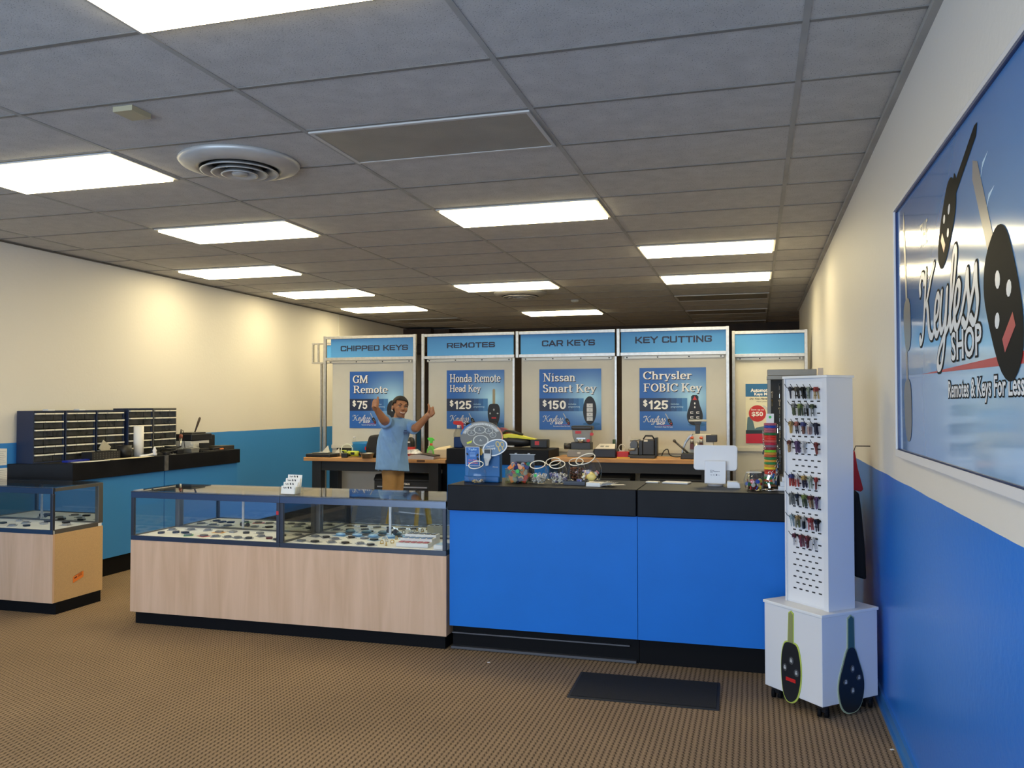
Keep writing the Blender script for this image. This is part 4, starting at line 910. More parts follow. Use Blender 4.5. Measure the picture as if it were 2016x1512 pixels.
cable('coiled_cable', 'loose black cable running past the black tools at the far counter end', [(-5.965, 4.60, z), (-5.98, 4.72, z), (-5.963, 4.80, z), (-5.98, 4.9, z), (-5.963, 4.98, z), (-5.97, 5.05, z)])
for i, (x, y, sx, sy, sz, m, lab) in enumerate(((-5.985, 4.04, .04, .06, .03, BLACK, 'small black adapter near the joint of the left counter'), (-6.05, 4.30, .08, .10, .045, BLACK, 'black gadget in front of the last drawer cabinet'), (-5.975, 4.135, .02, .07, .006, mat('silver_strip', (.5, .5, .48), .35, .8), 'thin silver strip at the joint of the left counter'),
        (-6.02, 4.68, .06, .16, .035, BLACK, 'black hand tool lying in front of the white box'), (-6.09, 4.80, .06, .10, .09, BLACK, 'black programmer standing before the white box'), (-6.03, 4.93, .05, .18, .03, BLACK, 'black meter lying beside the orange cap'), (-6.0, 4.99, .03, .05, .024, mat('orange_cap', (.75, .20, .03), .4), 'small orange cap on the far end of the left counter'))):
    o = MB().box(-sx/2, sx/2, -sy/2, sy/2, 0, sz).build(('adapter', 'gadget', 'metal_strip', 'hand_tool', 'programmer', 'meter', 'orange_cap')[i], m, bevel=.004); tag(at_obj(o, x, y, ZL+.0005), lab, 'tool')
o = MB().box(-.10, .10, -.16, .16, 0, .115).build('white_box', mat('white_card_box', (.72, .71, .69), .6), bevel=.003); tag(at_obj(o, -6.24, 4.80, ZL), 'white box under the black printer at the far left counter', 'box')
o = thing('label_printer', 'black machine sitting on the white box with a pen holder', 'machine', (-6.24, 4.83, ZL+.1155))
MB().box(-.11, .11, -.19, .17, 0, .075).build('body', BLACK, o, bevel=.010); MB().box(-.08, .08, -.15, .10, .0755, .09).build('lid', mat('black_lid', (.02, .02, .02), .3), o, bevel=.006)
o = MB().box(-.09, .09, -.07, .07, 0, .17).build('black_case', BLACK, bevel=.012); tag(at_obj(o, -6.30, 5.10, ZL), 'black case standing right of the white box on the left counter', 'case')
o = MB().tube([(0, 0, 0), (.0, .055, .10), (.0, .085, .155), (0, .09, .165)], [.007, .013, .013, .006], 10).build('pen', mat('dark_brown_pen', (.03, .015, .01), .4)); o.location = (-6.24, 4.84, ZL+.2065); tag(o, 'dark pen sticking up out of the black machine', 'pen')
o = MB().box(-.085, .085, -.13, .13, 0, .045).build('flat_device', mat('matt_brown_black', (.035, .03, .024), .5), bevel=.004); tag(at_obj(o, -6.10, 5.13, ZL), 'flat dark box at the far end of the left counter', 'box')
o = MB().prism([(0, 0), (0, .148), (.105, .142), (.105, 0)], 0, .004, 'x').build('wall_notice', PAPER); tag(at_obj(o, XL+.001, 2.452, 1.065), 'upper of two white notices taped to the wall at the photo\'s left edge', 'notice')
q = MB()
for i in range(7): q.box(.0042, .0046, .008, .095-.012*(i % 3), .02+.016*i, .023+.016*i)
q.build('print', INKG, o)
o = MB().prism([(0, 0), (0, .105), (.125, .105), (.125, 0)], 0, .004, 'x').build('wall_notice', PAPER); tag(at_obj(o, XL+.001, 2.452, .935), 'lower of two white notices taped to the wall at the photo\'s left edge', 'notice')
q = MB()
for i in range(5): q.box(.0042, .0046, .008, .115-.012*(i % 3), .02+.016*i, .023+.016*i)
q.build('print', INKG, o)
# ================================================================ wooden workbenches at the back
OAK = wood_mat('oak_bench_top', (.42, .20, .07), (.60, .33, .13), 2.2, 30)
BSTEEL = mat('black_bench_steel', (.014, .014, .015), .45)
def bench(label, x0, x1, y0, zt, slot):
    o = thing('workbench', label, 'workbench', (x0, y0, 0), 0, 'wooden workbenches'); W = x1-x0; D = .60
    MB().box(0, W, 0, D, zt-.042, zt).build('bench_top', OAK, o, bevel=.004)
    for xx in (.10, W-.10-.115):
        for yy in (.03, D-.03-.11): MB().box(xx, xx+.115, yy, yy+.11, 0, zt-.0425).build('leg', BSTEEL, o, bevel=.003)
    MB().box(.216, W-.216, .05, .075, zt-.155, zt-.0425).box(.216, W-.216, D-.075, D-.05, zt-.155, zt-.0425).build('apron', BSTEEL, o)
    MB().box(.22, W-.22, D-.07, D-.05, .30, .36).build('stretcher', BSTEEL, o)
    if slot: MB().box(W-.35, W-.25, -.001, .02, zt-.032, zt-.006).build('dark_patch', mat('dark_wood_patch', (.10, .045, .02), .5), o)
    return o
bench('left wooden workbench with black steel legs, behind the man', -5.395, -3.585, 5.745, .957, True)
bench('right wooden workbench with black steel legs, carrying the key cutting machines', -2.36, -.53, 5.79, .999, False)
ZB = .9575
def put(o, x, y, z, rz=0, label=None, cat=None, group=None):
    o.location = (x, y, z); o.rotation_euler[2] = rz; return tag(o, label, cat, group)
o = MB().box(-.13, .13, -.012, .012, 0, .085).build('backstop', BLACK); put(o, -5.125, 6.33, ZB, 0, 'black strip standing at the back of the left bench near the bottle', 'strip')
o = MB().box(-.45, .0, -.012, .012, 0, .075).build('backstop', BLACK); put(o, -3.60, 6.325, ZB, 0, 'black strip at the back of the left bench near the green spray bottle', 'strip')
o = thing('black_tray', 'flat black tool tray with a white slip at the left end of the bench', 'tray', (-5.21, 5.90, ZB))
MB().prism([(-.17, -.13), (.15, -.13), (.18, .0), (.15, .13), (-.17, .13)], 0, .040).build('tray_body', BLACK, o, bevel=.008); MB().box(-.12, .08, -.07, .07, .0405, .052).build('tray_lid', mat('dark_grey_lid', (.09, .09, .09), .3), o, bevel=.004)
put(MB().box(-.06, .06, -.03, .03, 0, .003).build('paper_slip', PAPER), -5.20, 5.90, ZB+.0525, 0, 'white slip lying on the flat black tool tray', 'paper slip')
TIS = mat('tissue', (.82, .78, .66), .8)
o = MB().raw([(-.07, 0, 0), (.07, 0, 0), (.05, 0, .13), (-.05, .05, .03), (.06, .07, .0), (-.06, .07, 0)], [(0, 1, 2), (0, 2, 3), (2, 4, 3), (1, 4, 2), (3, 4, 5), (0, 3, 5), (0, 5, 4, 1)]).build('crumpled_tissue', TIS); put(o, -5.29, 6.06, ZB, R_(8), 'larger crumpled white tissue behind the black tool tray', 'tissue')
o = MB().raw([(-.06, 0, 0), (.05, 0, 0), (.04, .01, .10), (-.03, .05, .02), (.05, .06, 0)], [(0, 1, 2), (0, 2, 3), (2, 4, 3), (1, 4, 2), (0, 3, 4, 1)]).build('crumpled_tissue', TIS); put(o, -5.13, 6.06, ZB, R_(-6), 'smaller crumpled white tissue next to the lime drill', 'tissue')
LIME = mat('lime_tool_plastic', (.42, .50, .03), .4)
def drill(label, x, y, rz):
    o = thing('cordless_drill', label, 'drill', (x, y, ZB+.032), rz, 'lime cordless tools')
    MB().tube([(-.09, 0, .012), (-.07, 0, .012), (.05, 0, .012), (.07, 0, .01)], [.02, .034, .034, .024], 14).build('motor_housing', LIME, o)
    MB().tube([(.071, 0, .01), (.11, 0, .01)], [.022, .018], 14).tube([(.11, 0, .01), (.135, 0, .01)], [.018, .007], 14).build('chuck', BLACK, o)
    MB().tube([(-.045, .0, .0), (-.06, -.055, -.008), (-.07, -.085, -.010)], [.02, .017, .018], 10).build('grip', BLACK, o); MB().box(-.105, -.03, -.13, -.086, -.030, .022).build('battery', BLACK, o, bevel=.006)
    MB().box(-.03, .02, -.037, -.03, .0, .03).build('badge', BLACK, o)
    return o
drill('lime green cordless drill lying at the front of the left bench', -4.80, 5.89, 0)
drill('lime and black cordless tool just left of the lying drill', -5.12, 6.23, R_(20)).scale = (.7, .7, .7)
o = thing('clear_tub', 'clear plastic tub lying on its side between drill and blue bucket', 'tub', (-4.985, 6.07, ZB+.075)); o.rotation_euler = (R_(78), 0, R_(14))
MB().lathe([(.0005, -.10), (.055, -.10), (.066, .0), (.072, .01), (.066, .012)], 24).build('tub_wall', thin_glass('clear_plastic', (.85, .88, .80)), o); MB().torus((0, 0, .012), .069, .006, 24, 6).build('rim', mat('pale_rim', (.75, .78, .66), .3), o)
o = thing('water_bottle', 'clear plastic bottle with a blue label behind the tub', 'bottle', (-4.985, 6.262, ZB))
MB().lathe([(.0005, 0), (.034, 0), (.036, .02), (.036, .13), (.030, .17), (.014, .20), (.013, .212)], 20).build('bottle_wall', GLASS, o); MB().lathe([(.0365, .05), (.0365, .12)], 20).build('label', mat('blue_bottle_label', (.05, .30, .62), .4), o); MB().cyl((0, 0, .2125), .015, .018, 16).build('cap', WHITE, o)
o = thing('blue_bucket', 'round bright blue plastic tub behind the black bag', 'tub', (-4.76, 6.165, ZB))
MB().lathe([(.0005, 0), (.165, 0), (.18, .15), (.185, .17), (.175, .172), (.160, .01), (.0005, .01)], 32).build('bucket_wall', mat('bright_blue_plastic', (.01, .22, .55), .35), o)
o = thing('black_bag', 'black soft tool bag standing left of the man', 'bag', (-4.50, 5.955, ZB))
o.scale = (.9, .8, 1)
MB().at(0, 0, 0, 0, 0, R_(4)).raw([(-.16, -.09, 0), (.17, -.09, 0), (.17, .10, 0), (-.16, .10, 0), (-.13, -.07, .26), (.13, -.06, .285), (.12, .07, .285), (-.12, .07, .265), (-.17, -.10, .12), (.18, -.10, .12), (.18, .10, .12), (-.17, .10, .12)],
   [(0, 3, 2, 1), (0, 1, 9, 8), (1, 2, 10, 9), (2, 3, 11, 10), (3, 0, 8, 11), (8, 9, 5, 4), (9, 10, 6, 5), (10, 11, 7, 6), (11, 8, 4, 7), (4, 5, 6, 7)]).build('bag_body', mat('black_nylon', (.010, .010, .011), .75, bump=.5, bscale=18), o, bevel=.03, seg=3)
MB().box(-.165, -.15, -.112, -.104, .09, .13).build('red_tag', RED, o)
o = MB().lathe([(.0005, 0), (.06, 0), (.08, .055), (.086, .059), (.08, .061), (.058, .006), (.0005, .006)], 28).build('metal_bowl', STEEL); put(o, -4.57, 5.77, ZB, 0, 'dull round metal bowl at the front edge of the left bench', 'bowl')
o = thing('red_vacuum', 'red and black bottle shaped device half hidden behind the man', 'device', (-4.20, 6.18, ZB))
MB().lathe([(.0005, 0), (.06, 0), (.062, .115), (.058, .12)], 20).build('body', RED, o); MB().lathe([(.058, .121), (.058, .18), (.045, .22), (.02, .235), (.0005, .236)], 20).build('black_top', BLACK, o); MB().box(-.02, .02, -.062, -.055, .17, .185).build('white_mark', WHITE, o)
o = thing('spray_bottle', 'green spray bottle with a red collar on the left workbench', 'spray bottle', (-3.935, 6.19, ZB))
o.scale = (.88, .88, .88)
GRN = mat('green_cleaner', (.16, .62, .12), .25); MB().prism([(-.055, 0), (.055, 0), (.058, .06), (.05, .11), (.018, .155), (-.018, .155), (-.05, .11), (-.058, .06)], -.03, .03, 'y').build('bottle', GRN, o, bevel=.012, seg=3)
MB().cyl((0, 0, .156), .02, .03, 16).build('collar', mat('coral_collar', (.75, .12, .08), .4), o); MB().prism([(-.05, .255), (-.045, .235), (-.012, .215), (-.015, .187), (.018, .187), (.022, .22), (.05, .225), (.045, .24), (.02, .262), (-.03, .266)], -.013, .013, 'y').build('trigger_head', mat('bright_green_head', (.10, .72, .06), .35), o, bevel=.003)
MB().lathe([(.0365, .0), (.0365, .005)], 18).at(0, 0, 0).prism(ell(0, .065, .034, .032, 18), -.0312, -.0306, 'y').build('label', mat('grey_green_label', (.35, .42, .36), .5), o)
o = thing('takeaway_bag', 'cream paper food bag folded over at the right end of the left bench', 'paper bag', (-3.78, 6.06, ZB))
MB().raw([(-.02, -.08, 0), (.16, -.08, 0), (.16, .08, 0), (-.02, .08, 0), (-.05, -.07, .10), (.15, -.07, .11), (.15, .07, .12), (-.05, .07, .10), (.0, .0, .125), (.14, .0, .15)], [(0, 3, 2, 1), (0, 1, 5, 4), (1, 2, 6, 5), (2, 3, 7, 6), (3, 0, 4, 7), (4, 5, 9, 8), (6, 7, 8, 9), (4, 8, 7), (5, 6, 9)]).build('bag_body', mat('cream_paper_bag', (.74, .62, .43), .8), o, bevel=.008)
put(MB().prism([(-.17, 0), (.19, 0), (.20, .03), (.02, .055), (-.16, .03)], -.10, .10, 'y').build('magazine_stack', mat('lilac_grey_paper', (.52, .48, .52), .6)), -3.93, 5.86, ZB, 0, 'stack of pale magazines near the right end of the left bench', 'magazines')
put(MB().prism([(-.19, -.018), (.02, .0008), (.19, -.02), (.19, -.014), (.02, .008), (-.19, -.012)], -.10, .10, 'y').build('dark_folder', mat('dark_maroon_folder', (.035, .012, .015), .5)), -3.92, 5.86, ZB+.0555, 0, 'dark folder draped over the stack of magazines', 'folder')
put(MB().raw([(-.10, -.05, 0), (.07, -.05, 0), (.10, .05, 0), (-.09, .05, 0), (-.06, -.03, .045), (.04, -.02, .035), (.05, .03, .05), (-.05, .03, .04)], [(0, 3, 2, 1), (0, 1, 5, 4), (1, 2, 6, 5), (2, 3, 7, 6), (3, 0, 4, 7), (4, 5, 6, 7)]).build('snack_packet', mat('white_blue_packet', (.62, .62, .68), .45, noise=.5, nscale=25)), -4.03, 5.86, ZB+.058, 0, 'white and blue snack packet beside the man\'s hip', 'packet')
put(MB().raw([(-.10, -.04, 0), (.09, -.04, 0), (.09, .04, 0), (-.10, .04, 0), (-.07, -.02, .04), (.07, -.02, .03), (.06, .03, .045), (-.06, .03, .04)], [(0, 3, 2, 1), (0, 1, 5, 4), (1, 2, 6, 5), (2, 3, 7, 6), (3, 0, 4, 7), (4, 5, 6, 7)]).build('bread_packet', mat('tan_packet', (.60, .42, .26), .6, noise=.2, nscale=30)), -4.05, 6.04, ZB+.0, 0, 'tan crumpled packet in front of the green spray bottle', 'packet')
# tool chests under the benches
def chest(label, x0, x1, y, h, txt, rail):
    o = thing('tool_chest', label, 'tool chest', (x0, y, 0), 0, 'black tool chests'); W = x1-x0
    MB().box(.002, W-.002, .012, .40, .02, h-.07).build('chest_body', BSTEEL, o, bevel=.004)
    for k in range(3): d = MB().box(.01, W-.01, 0, .0115, .04+k*(h-.15)/3, .03+(k+1)*(h-.15)/3).build('drawer', BSTEEL, o, bevel=.003); MB().box(.05, W-.05, -.012, -.0005, .005+(k+1)*(h-.15)/3, .02+(k+1)*(h-.15)/3).build('handle', mat('silver_handle', (.45, .45, .46), .35, .9), d)
    MB().prism([(0, h-.07), (.41, h-.07), (.41, h), (.05, h), (.0, h-.05)], 0, W, 'x').build('lid', BSTEEL, o, bevel=.004)
    bd = MB().box(W*.44, W*.44+.145, -.003, -.0005, h-.118, h-.085).build('badge', mat('badge_black', (.03, .03, .03), .4), o)
    p = fit(bfont(txt, .03), (W*.44+.006, h-.113, W*.44+.139, h-.090)); add2d(MB(), p, lambda u, v, d: (u, -.003-d, v), .0006).build('lettering', INKW, bd)
    return o
chest('black tool chest under the left bench behind the man', -4.53, -3.80, 5.86, .76, 'CRAFTSMAN', True)
chest('black tool chest under the right bench, left of the two with a white badge', -2.22, -1.50, 5.87, .83, 'CRAFTSMAN', False)
chest('black tool chest under the right bench, right of the two with a white badge', -1.40, -.68, 5.87, .835, 'CRAFTSMAN', False)
# ---------------------------------------------------------------- machines on the right bench (top .999)
ZR = .9993
MG = mat('machine_grey', (.24, .24, .235), .4, noise=.08); MGD = mat('machine_dark', (.03, .03, .032), .4); CREAMM = mat('machine_cream', (.66, .62, .52), .35)
o = thing('key_machine', 'grey upright key cutting machine with a black top and red knobs on the right bench', 'key machine', (-2.07, 6.06, ZR))
o.scale = (.72, .72, .69)
MB().prism([(-.20, .0), (.15, 0), (.22, .04), (.20, .12), (-.19, .12), (-.22, .05)], -.14, .16, 'y').build('base', MG, o, bevel=.01)
MB().box(-.16, .15, -.08, .14, .1205, .235).build('carriage', MGD, o, bevel=.008); MB().at(0, 0, 0).tube([(-.27, -.03, .17), (-.165, -.03, .17)], [.052, .048], 18).build('hand_wheel', MGD, o)
MB().prism([(-.11, .2355), (.13, .2355), (.14, .33), (.155, .44), (-.155, .44), (-.145, .33)], -.02, .14, 'y').build('head', MG, o, bevel=.012)
MB().box(-.165, .17, -.04, .15, .4405, .505).build('black_cover', MGD, o, bevel=.02); MB().box(-.10, -.005, -.0245, -.0205, .375, .42).build('red_badge', RED, o); MB().box(-.08, .06, -.03, -.0205, .285, .31).build('vise_plate', STEEL, o)
MB().cyl((-.0, -.09, .2355), .045, .05, 18).build('vise', STEEL, o)
for x, z, p in ((.165, .37, 'knob'), (.11, .265, 'knob')): MB().tube([(x, -.03, z), (x+.0, -.065, z)], .026, 14).build(p, RED, o)
MB().prism(ell(-.02, .07, .03, .015, 12), -.1415, -.1405, 'y').build('maker_mark', mat('pale_mark', (.6, .6, .58), .4), o)
o = thing('transponder_box', 'small black sloped box with a white faceplate between the key machines', 'device', (-1.79, 6.04, ZR))
o.scale = (.88, .88, .88)
MB().prism([(-.14, 0), (.14, 0), (.14, .11), (-.14, .11)], -.12, .10, 'y').build('case', mat('navy_black_case', (.010, .012, .022), .4), o, bevel=.012); fp = MB().prism([(-.11, .1105), (.095, .1105), (.095, .165), (-.11, .165)], -.05, .10, 'y'); 
fp = MB().raw([(-.12, -.11, .1105), (.12, -.11, .1105), (.10, .09, .1105), (-.10, .09, .1105), (-.12, -.11, .118), (.12, -.11, .118), (.10, .09, .165), (-.10, .09, .165)], [(0, 3, 2, 1), (4, 5, 6, 7), (0, 1, 5, 4), (1, 2, 6, 5), (2, 3, 7, 6), (3, 0, 4, 7)]).build('faceplate', mat('cream_faceplate', (.74, .68, .62), .5), o)
for x in (-.045, .02): MB().raw([(x-.025, -.06, .131), (x+.02, -.06, .131), (x+.02, -.0, .1455), (x-.025, -.0, .1455)], [(0, 1, 2, 3)]).build('display', MG, fp)
put(MB().box(-.035, .035, -.03, .03, 0, .05).tube([(-.02, 0, .05), (-.02, 0, .08), (.0, 0, .09), (.0, 0, .115), (-.02, 0, .13)], .01, 8).build('small_clamp', STEEL, bevel=.003), -1.86, 6.24, ZR+.0, 0, 'small grey clamp behind the black sloped box', 'clamp').location.z = ZR
o = MB().cyl((0, 0, 0), .018, .19, 12).build('green_bit_holder', mat('dark_green_rubber', (.02, .06, .03), .5)); put(o, -1.74, 6.27, ZR, 0, 'dark green cylinder behind the black sloped box', 'tool')
o = thing('small_red_tool', 'red clamp tool lying left of the black key machine', 'tool', (-1.60, 6.03, ZR))
o.scale = (.75, .8, .8); MB().box(-.09, .09, -.05, .05, 0, .085).build('body', RED, o, bevel=.012); MB().box(-.06, .02, -.04, .04, .0855, .095).build('pale_top', mat('pale_pink_top', (.7, .6, .58), .4), o); MB().torus((-.02, 0, .135), .045, .007, 20, 6, 'y').build('ring', mat('pale_ring', (.66, .62, .55), .4), o)
put(MB().box(-.07, .07, -.03, .03, 0, .012).build('yellow_strip', mat('amber_strip', (.60, .33, .05), .5)), -1.58, 5.90, ZR, R_(10), 'amber strip in front of the red clamp tool', 'strip')
put(MB().prism([(-.02, 0), (.02, 0), (.02, .2), (.012, .23), (-.012, .23), (-.02, .2)], -.004, .004, 'y').build('cream_gauge', CREAMM), -1.56, 6.22, ZR, 0, 'upright cream key gauge behind the red clamp tool', 'gauge')
o = thing('key_duplicator', 'black key duplicating machine with a carrying handle in the middle of the bench', 'key machine', (-1.38, 6.03, ZR))
o.scale = (.80, .9, .95)
MB().box(-.19, .17, -.11, .13, 0, .035).build('base', MGD, o, bevel=.006); MB().box(.0, .16, -.07, .12, .0355, .215).build('motor_box', MGD, o, bevel=.012); MB().box(.165, .195, -.06, .10, .02, .235).build('end_plate', BLACK, o, bevel=.005)
MB().box(-.18, -.06, -.06, .08, .0355, .12).build('vise_block', mat('gunmetal', (.10, .095, .09), .35, .6), o, bevel=.008); MB().tube([(-.12, -.07, .15), (-.12, .06, .15)], .05, 18).build('cutter_guard', mat('gunmetal', (.1, .1, .1)), o); MB().tube([(-.19, -.09, .10), (-.10, -.09, .10)], .014, 10).build('spindle', STEEL, o); MB().tube([(-.17, -.05, .20), (-.03, -.05, .215)], .010, 8).build('lever', STEEL, o); MB().box(-.055, -.005, -.04, .06, .0355, .20).build('arm_block', MGD, o, bevel=.006)
MB().tube([(.0, .02, .2155), (.03, .02, .255), (.12, .02, .255), (.15, .02, .2155)], .010, 8).build('carry_handle', BLACK, o); MB().box(.02, .07, -.0735, -.0705, .19, .212).build('pale_plate', CREAMM, o)
cable('power_cable', 'black power cable looping between the duplicator and the silver key machine', [(-1.19, 6.14, ZR+.02), (-1.17, 6.16, ZR+.07), (-1.13, 6.18, ZR+.09), (-1.11, 6.2, ZR+.03), (-1.06, 6.21, ZR+.008), (-.99, 6.22, ZR+.008)], .006)
o = thing('key_machine', 'silver and cream round-bodied key machine with a lever, right end of the bench', 'key machine', (-.82, 6.04, ZR))
o.scale = (.88, .88, .87)
MB().prism([(-.17, 0), (.24, 0), (.24, .07), (.10, .075), (-.16, .07)], -.13, .13, 'y').build('base', MGD, o, bevel=.008)
MB().prism([(-.14, .0705), (.22, .0705), (.22, .22), (.20, .30), (.0, .31), (-.07, .28), (-.12, .21), (-.15, .13)], -.04, .12, 'y').build('housing', CREAMM, o, bevel=.012); MB().prism([(-.165, .0705), (-.155, .13), (-.125, .215), (-.07, .29), (-.04, .305), (-.03, .285), (-.07, .255), (-.11, .19), (-.135, .12), (-.145, .0705)], -.06, .125, 'y').build('silver_band', STEEL, o, bevel=.004)
MB().box(.13, .26, -.05, .09, .21, .30).build('motor_cap', MGD, o, bevel=.008)
for x in (-.035, .075):
    k = MB().cyl((x, -.075, .19), .020, .055, 12).build('clamp_post', STEEL, o); MB().ball((x, -.075, .262), (.022, .02, .018)).build('knob', mat('coral_knob', (.70, .13, .06), .35), k); MB().box(x-.022, x+.022, -.098, -.052, .12, .1895).build('clamp_jaw', mat('dark_red_jaw', (.10, .02, .015), .4), k)
MB().tube([(-.24, -.09, .215), (-.08, -.1, .075)], [.013, .012], 10).ball((-.245, -.09, .222), .02).build('lever', mat('gunmetal', (.1, .1, .1)), o); MB().tube([(.02, -.09, .21), (.015, -.10, .08)], [.03, .018], 14).build('spindle', STEEL, o)
MB().box(.0, .055, .0, .05, .3105, .42).prism([(-.005, .42), (.06, .42), (.075, .46), (-.02, .46)], .0, .05, 'y').build('lamp_arm', MGD, o, bevel=.004); MB().prism(ell(.03, .02, .11, .05, 24), .461, .485).build('lamp_head', mat('pale_lamp_head', (.55, .53, .48), .35), o, bevel=.005)
# ---------------------------------------------------------------- things on the short blue counter
ZI = 1.0885
o = thing('cordless_blower', 'yellow and black cordless garden blower lying on the short blue counter', 'blower', (-2.80, 6.0, ZI))
MB().tube([(-.20, 0, .07), (-.10, 0, .085), (.06, 0, .075), (.17, 0, .06)], [.045, .068, .06, .03], 14).build('body', BLACK, o); MB().prism([(-.26, .125), (-.12, .165), (.05, .145), (.22, .105), (.21, .095), (.0, .115), (-.24, .11)], -.055, .055, 'y').build('yellow_shell', mat('bright_yellow_shell', (.72, .70, .04), .4), o, bevel=.01)
MB().tube([(-.20, 0, .155), (-.14, 0, .195), (-.05, 0, .185), (.06, 0, .15)], .016, 10).build('handle', BLACK, o); MB().box(.16, .36, -.06, .06, .006, .105).build('battery', BLACK, o, bevel=.012); MB().box(.215, .265, -.0635, -.0605, .04, .085).build('red_button', RED, o); MB().box(-.16, -.03, -.062, -.045, .018, .03).build('pale_stripe', WHITE, o)
o = thing('red_reel', 'dark red reel tool behind the yellow and black blower', 'tool', (-3.03, 6.12, ZI)); MB().tube([(0, -.05, .12), (0, .05, .12)], .11, 22).build('reel', mat('dark_red_plastic', (.22, .02, .02), .35), o); MB().tube([(0, -.06, .12), (0, -.051, .12)], .06, 18).build('reel_face', mat('pale_pink_face', (.5, .38, .36), .4), o); MB().box(-.08, .08, -.045, .045, 0, .02).build('foot', BLACK, o)
o = thing('spray_bottle', 'clear spray bottle of dark blue liquid with a red trigger on the short blue counter', 'spray bottle', (-3.49, 5.93, ZI))
MB().prism([(-.052, 0), (.052, 0), (.052, .125), (-.052, .125)], -.035, .035, 'y').build('liquid', mat('navy_liquid', (.008, .03, .13), .2), o, bevel=.01); MB().prism([(-.053, .1255), (.053, .1255), (.05, .17), (.022, .225), (-.022, .225), (-.05, .17)], -.036, .036, 'y').build('bottle', thin_glass('bottle_plastic', (.88, .88, .86)), o)
MB().cyl((0, 0, .2255), .02, .035, 14).build('collar', WHITE, o); MB().prism([(-.07, .295), (-.06, .27), (-.02, .262), (.03, .262), (.045, .21), (.055, .21), (.055, .28), (.03, .305), (-.05, .308)], -.014, .014, 'y').build('trigger_head', RED, o, bevel=.003)
put(MB().box(-.19, .19, -.02, .02, 0, .285).build('small_monitor', BLACK, bevel=.004), -3.30, 6.19, ZI, R_(0), 'small dark screen with a pale top edge behind the round key sign', 'screen')
# ================================================================ things on the blue front counter (top 1.070)
ZC = 1.0705
# clear jars
def jar(label, x, y, R, H, fill, tilt=R_(27), rz=0):
    """squat jar standing upright whose mouth leans toward the customer"""
    o = thing('glass_jar', label, 'jar', (x, y, ZC), rz, 'round glass jars')
    prof = [(.0005, 0), (.60*R, 0), (.82*R, .08*H), (.97*R, .26*H), (R, .42*H), (.97*R, .55*H), (.92*R, .66*H), (.85*R, .76*H), (.78*R, .84*H), (.76*R, .88*H), (.80*R, .93*H)]
    def lean(p):
        x_, y_, z_ = p; k = max(0, min(1, (z_-.42*H)/(.42*H))); a = tilt*k*k*(3-2*k); zz = z_-.50*H
        return (x_, y_*math.cos(a)-zz*math.sin(a) if k else y_, .50*H+zz*math.cos(a)+y_*math.sin(a) if k else z_)
    g = MB().lathe(prof, 36); g.v = [lean(p) for p in g.v]; g.build('jar_wall', GLASS2, o)
    g2 = MB().torus((0, 0, .945*H), (.79*R), .0034, 36, 8); g2.v = [lean(p) for p in g2.v]; g2.build('jar_rim', mat('pale_glass_rim', (.80, .78, .70), .12, spec=.9), o)
    return o
GLASS2 = thin_glass('jar_thin_glass', (.96, .97, .965), 1.5)
def bits(name, label, x, y, R, z0, z1, n, mats, s, group=None, kind=None, shape='ring'):
    mb = MB()
    for i in range(n):
        a = random.uniform(0, 6.28); r = R*math.sqrt(random.random()); z = random.uniform(z0, z1)
        k = .55+.45*min(1, (z-z0)/max(.001, .25*R)); mb.mat(random.randrange(len(mats)))
        mb.at(x+r*k*math.cos(a), y+r*k*math.sin(a), z, random.uniform(0, 3), random.uniform(0, 3), random.uniform(0, 3))
        if shape == 'ring': mb.torus((0, 0, 0), s, s*.28, 8, 5)
        elif shape == 'chip': mb.box(-s, s, -s*.6, s*.6, -s*.15, s*.15)
        else: mb.ball((0, 0, 0), s, 8, 5)
    o = mb.build(name, mats); tag(o, label, 'small parts', kind=kind); return o
SIL = mat('bright_metal', (.66, .65, .62), .25, .9); BRASS = mat('brass', (.60, .44, .18), .3, .9); WH = mat('white_enamel', (.78, .76, .72), .3); PUR = mat('blue_violet', (.12, .11, .35), .4)
jar('glass jar with a thin layer of brass bits, leftmost, in front of the blue stand', -1.935, 1.945, .060, .140, 0)
bits('brass_bits', 'thin layer of loose brass bits in the leftmost jar', -1.935, 1.945, .040, ZC+.010, ZC+.028, 60, [BRASS, SIL, WH], .005, kind='stuff')
jar('glass jar half full of white and silver rings with a green dot', -1.555, 2.07, .062, .140, 0)
bits('silver_rings', 'silver and white rings filling the jar with the green dot', -1.555, 2.07, .054, ZC+.012, ZC+.062, 110, [SIL, WH, SIL], .007, kind='stuff')
jar('glass jar full of silver rings, between the green-dot jar and the largest jar', -1.430, 2.095, .063, .142, 0)
bits('silver_rings', 'silver rings filling the jar next to the largest jar', -1.430, 2.095, .055, ZC+.012, ZC+.068, 120, [SIL, SIL, WH, PUR], .007, kind='stuff')
jar('glass jar standing behind the jar with the green dot', -1.505, 2.30, .062, .146, 0)
jar('glass jar of brown items standing behind, left of the largest jar', -1.352, 2.318, .060, .146, 0)
bits('brown_bits', 'dark brown bits filling the back jar left of the largest jar', -1.352, 2.318, .047, ZC+.012, ZC+.088, 90, [mat('dark_brown_bit', (.07, .03, .02), .5), mat('rust_bit', (.18, .06, .03), .5)], .008, kind='stuff', shape='ball')
jar('largest glass jar, leaning to the left, behind the stack of cards', -1.245, 2.20, .083, .180, 0, R_(30), R_(-28))
bits('pastel_tags', 'pastel coloured tags in the largest jar', -1.245, 2.20, .055, ZC+.030, ZC+.075, 42, [mat('lilac', (.45, .38, .62), .4), mat('rose', (.70, .28, .30), .4), WH, mat('soft_yellow', (.80, .62, .18), .4)], .013, kind='stuff', shape='chip')
GDOT = mat('green_dot', (.03, .50, .08), .5)
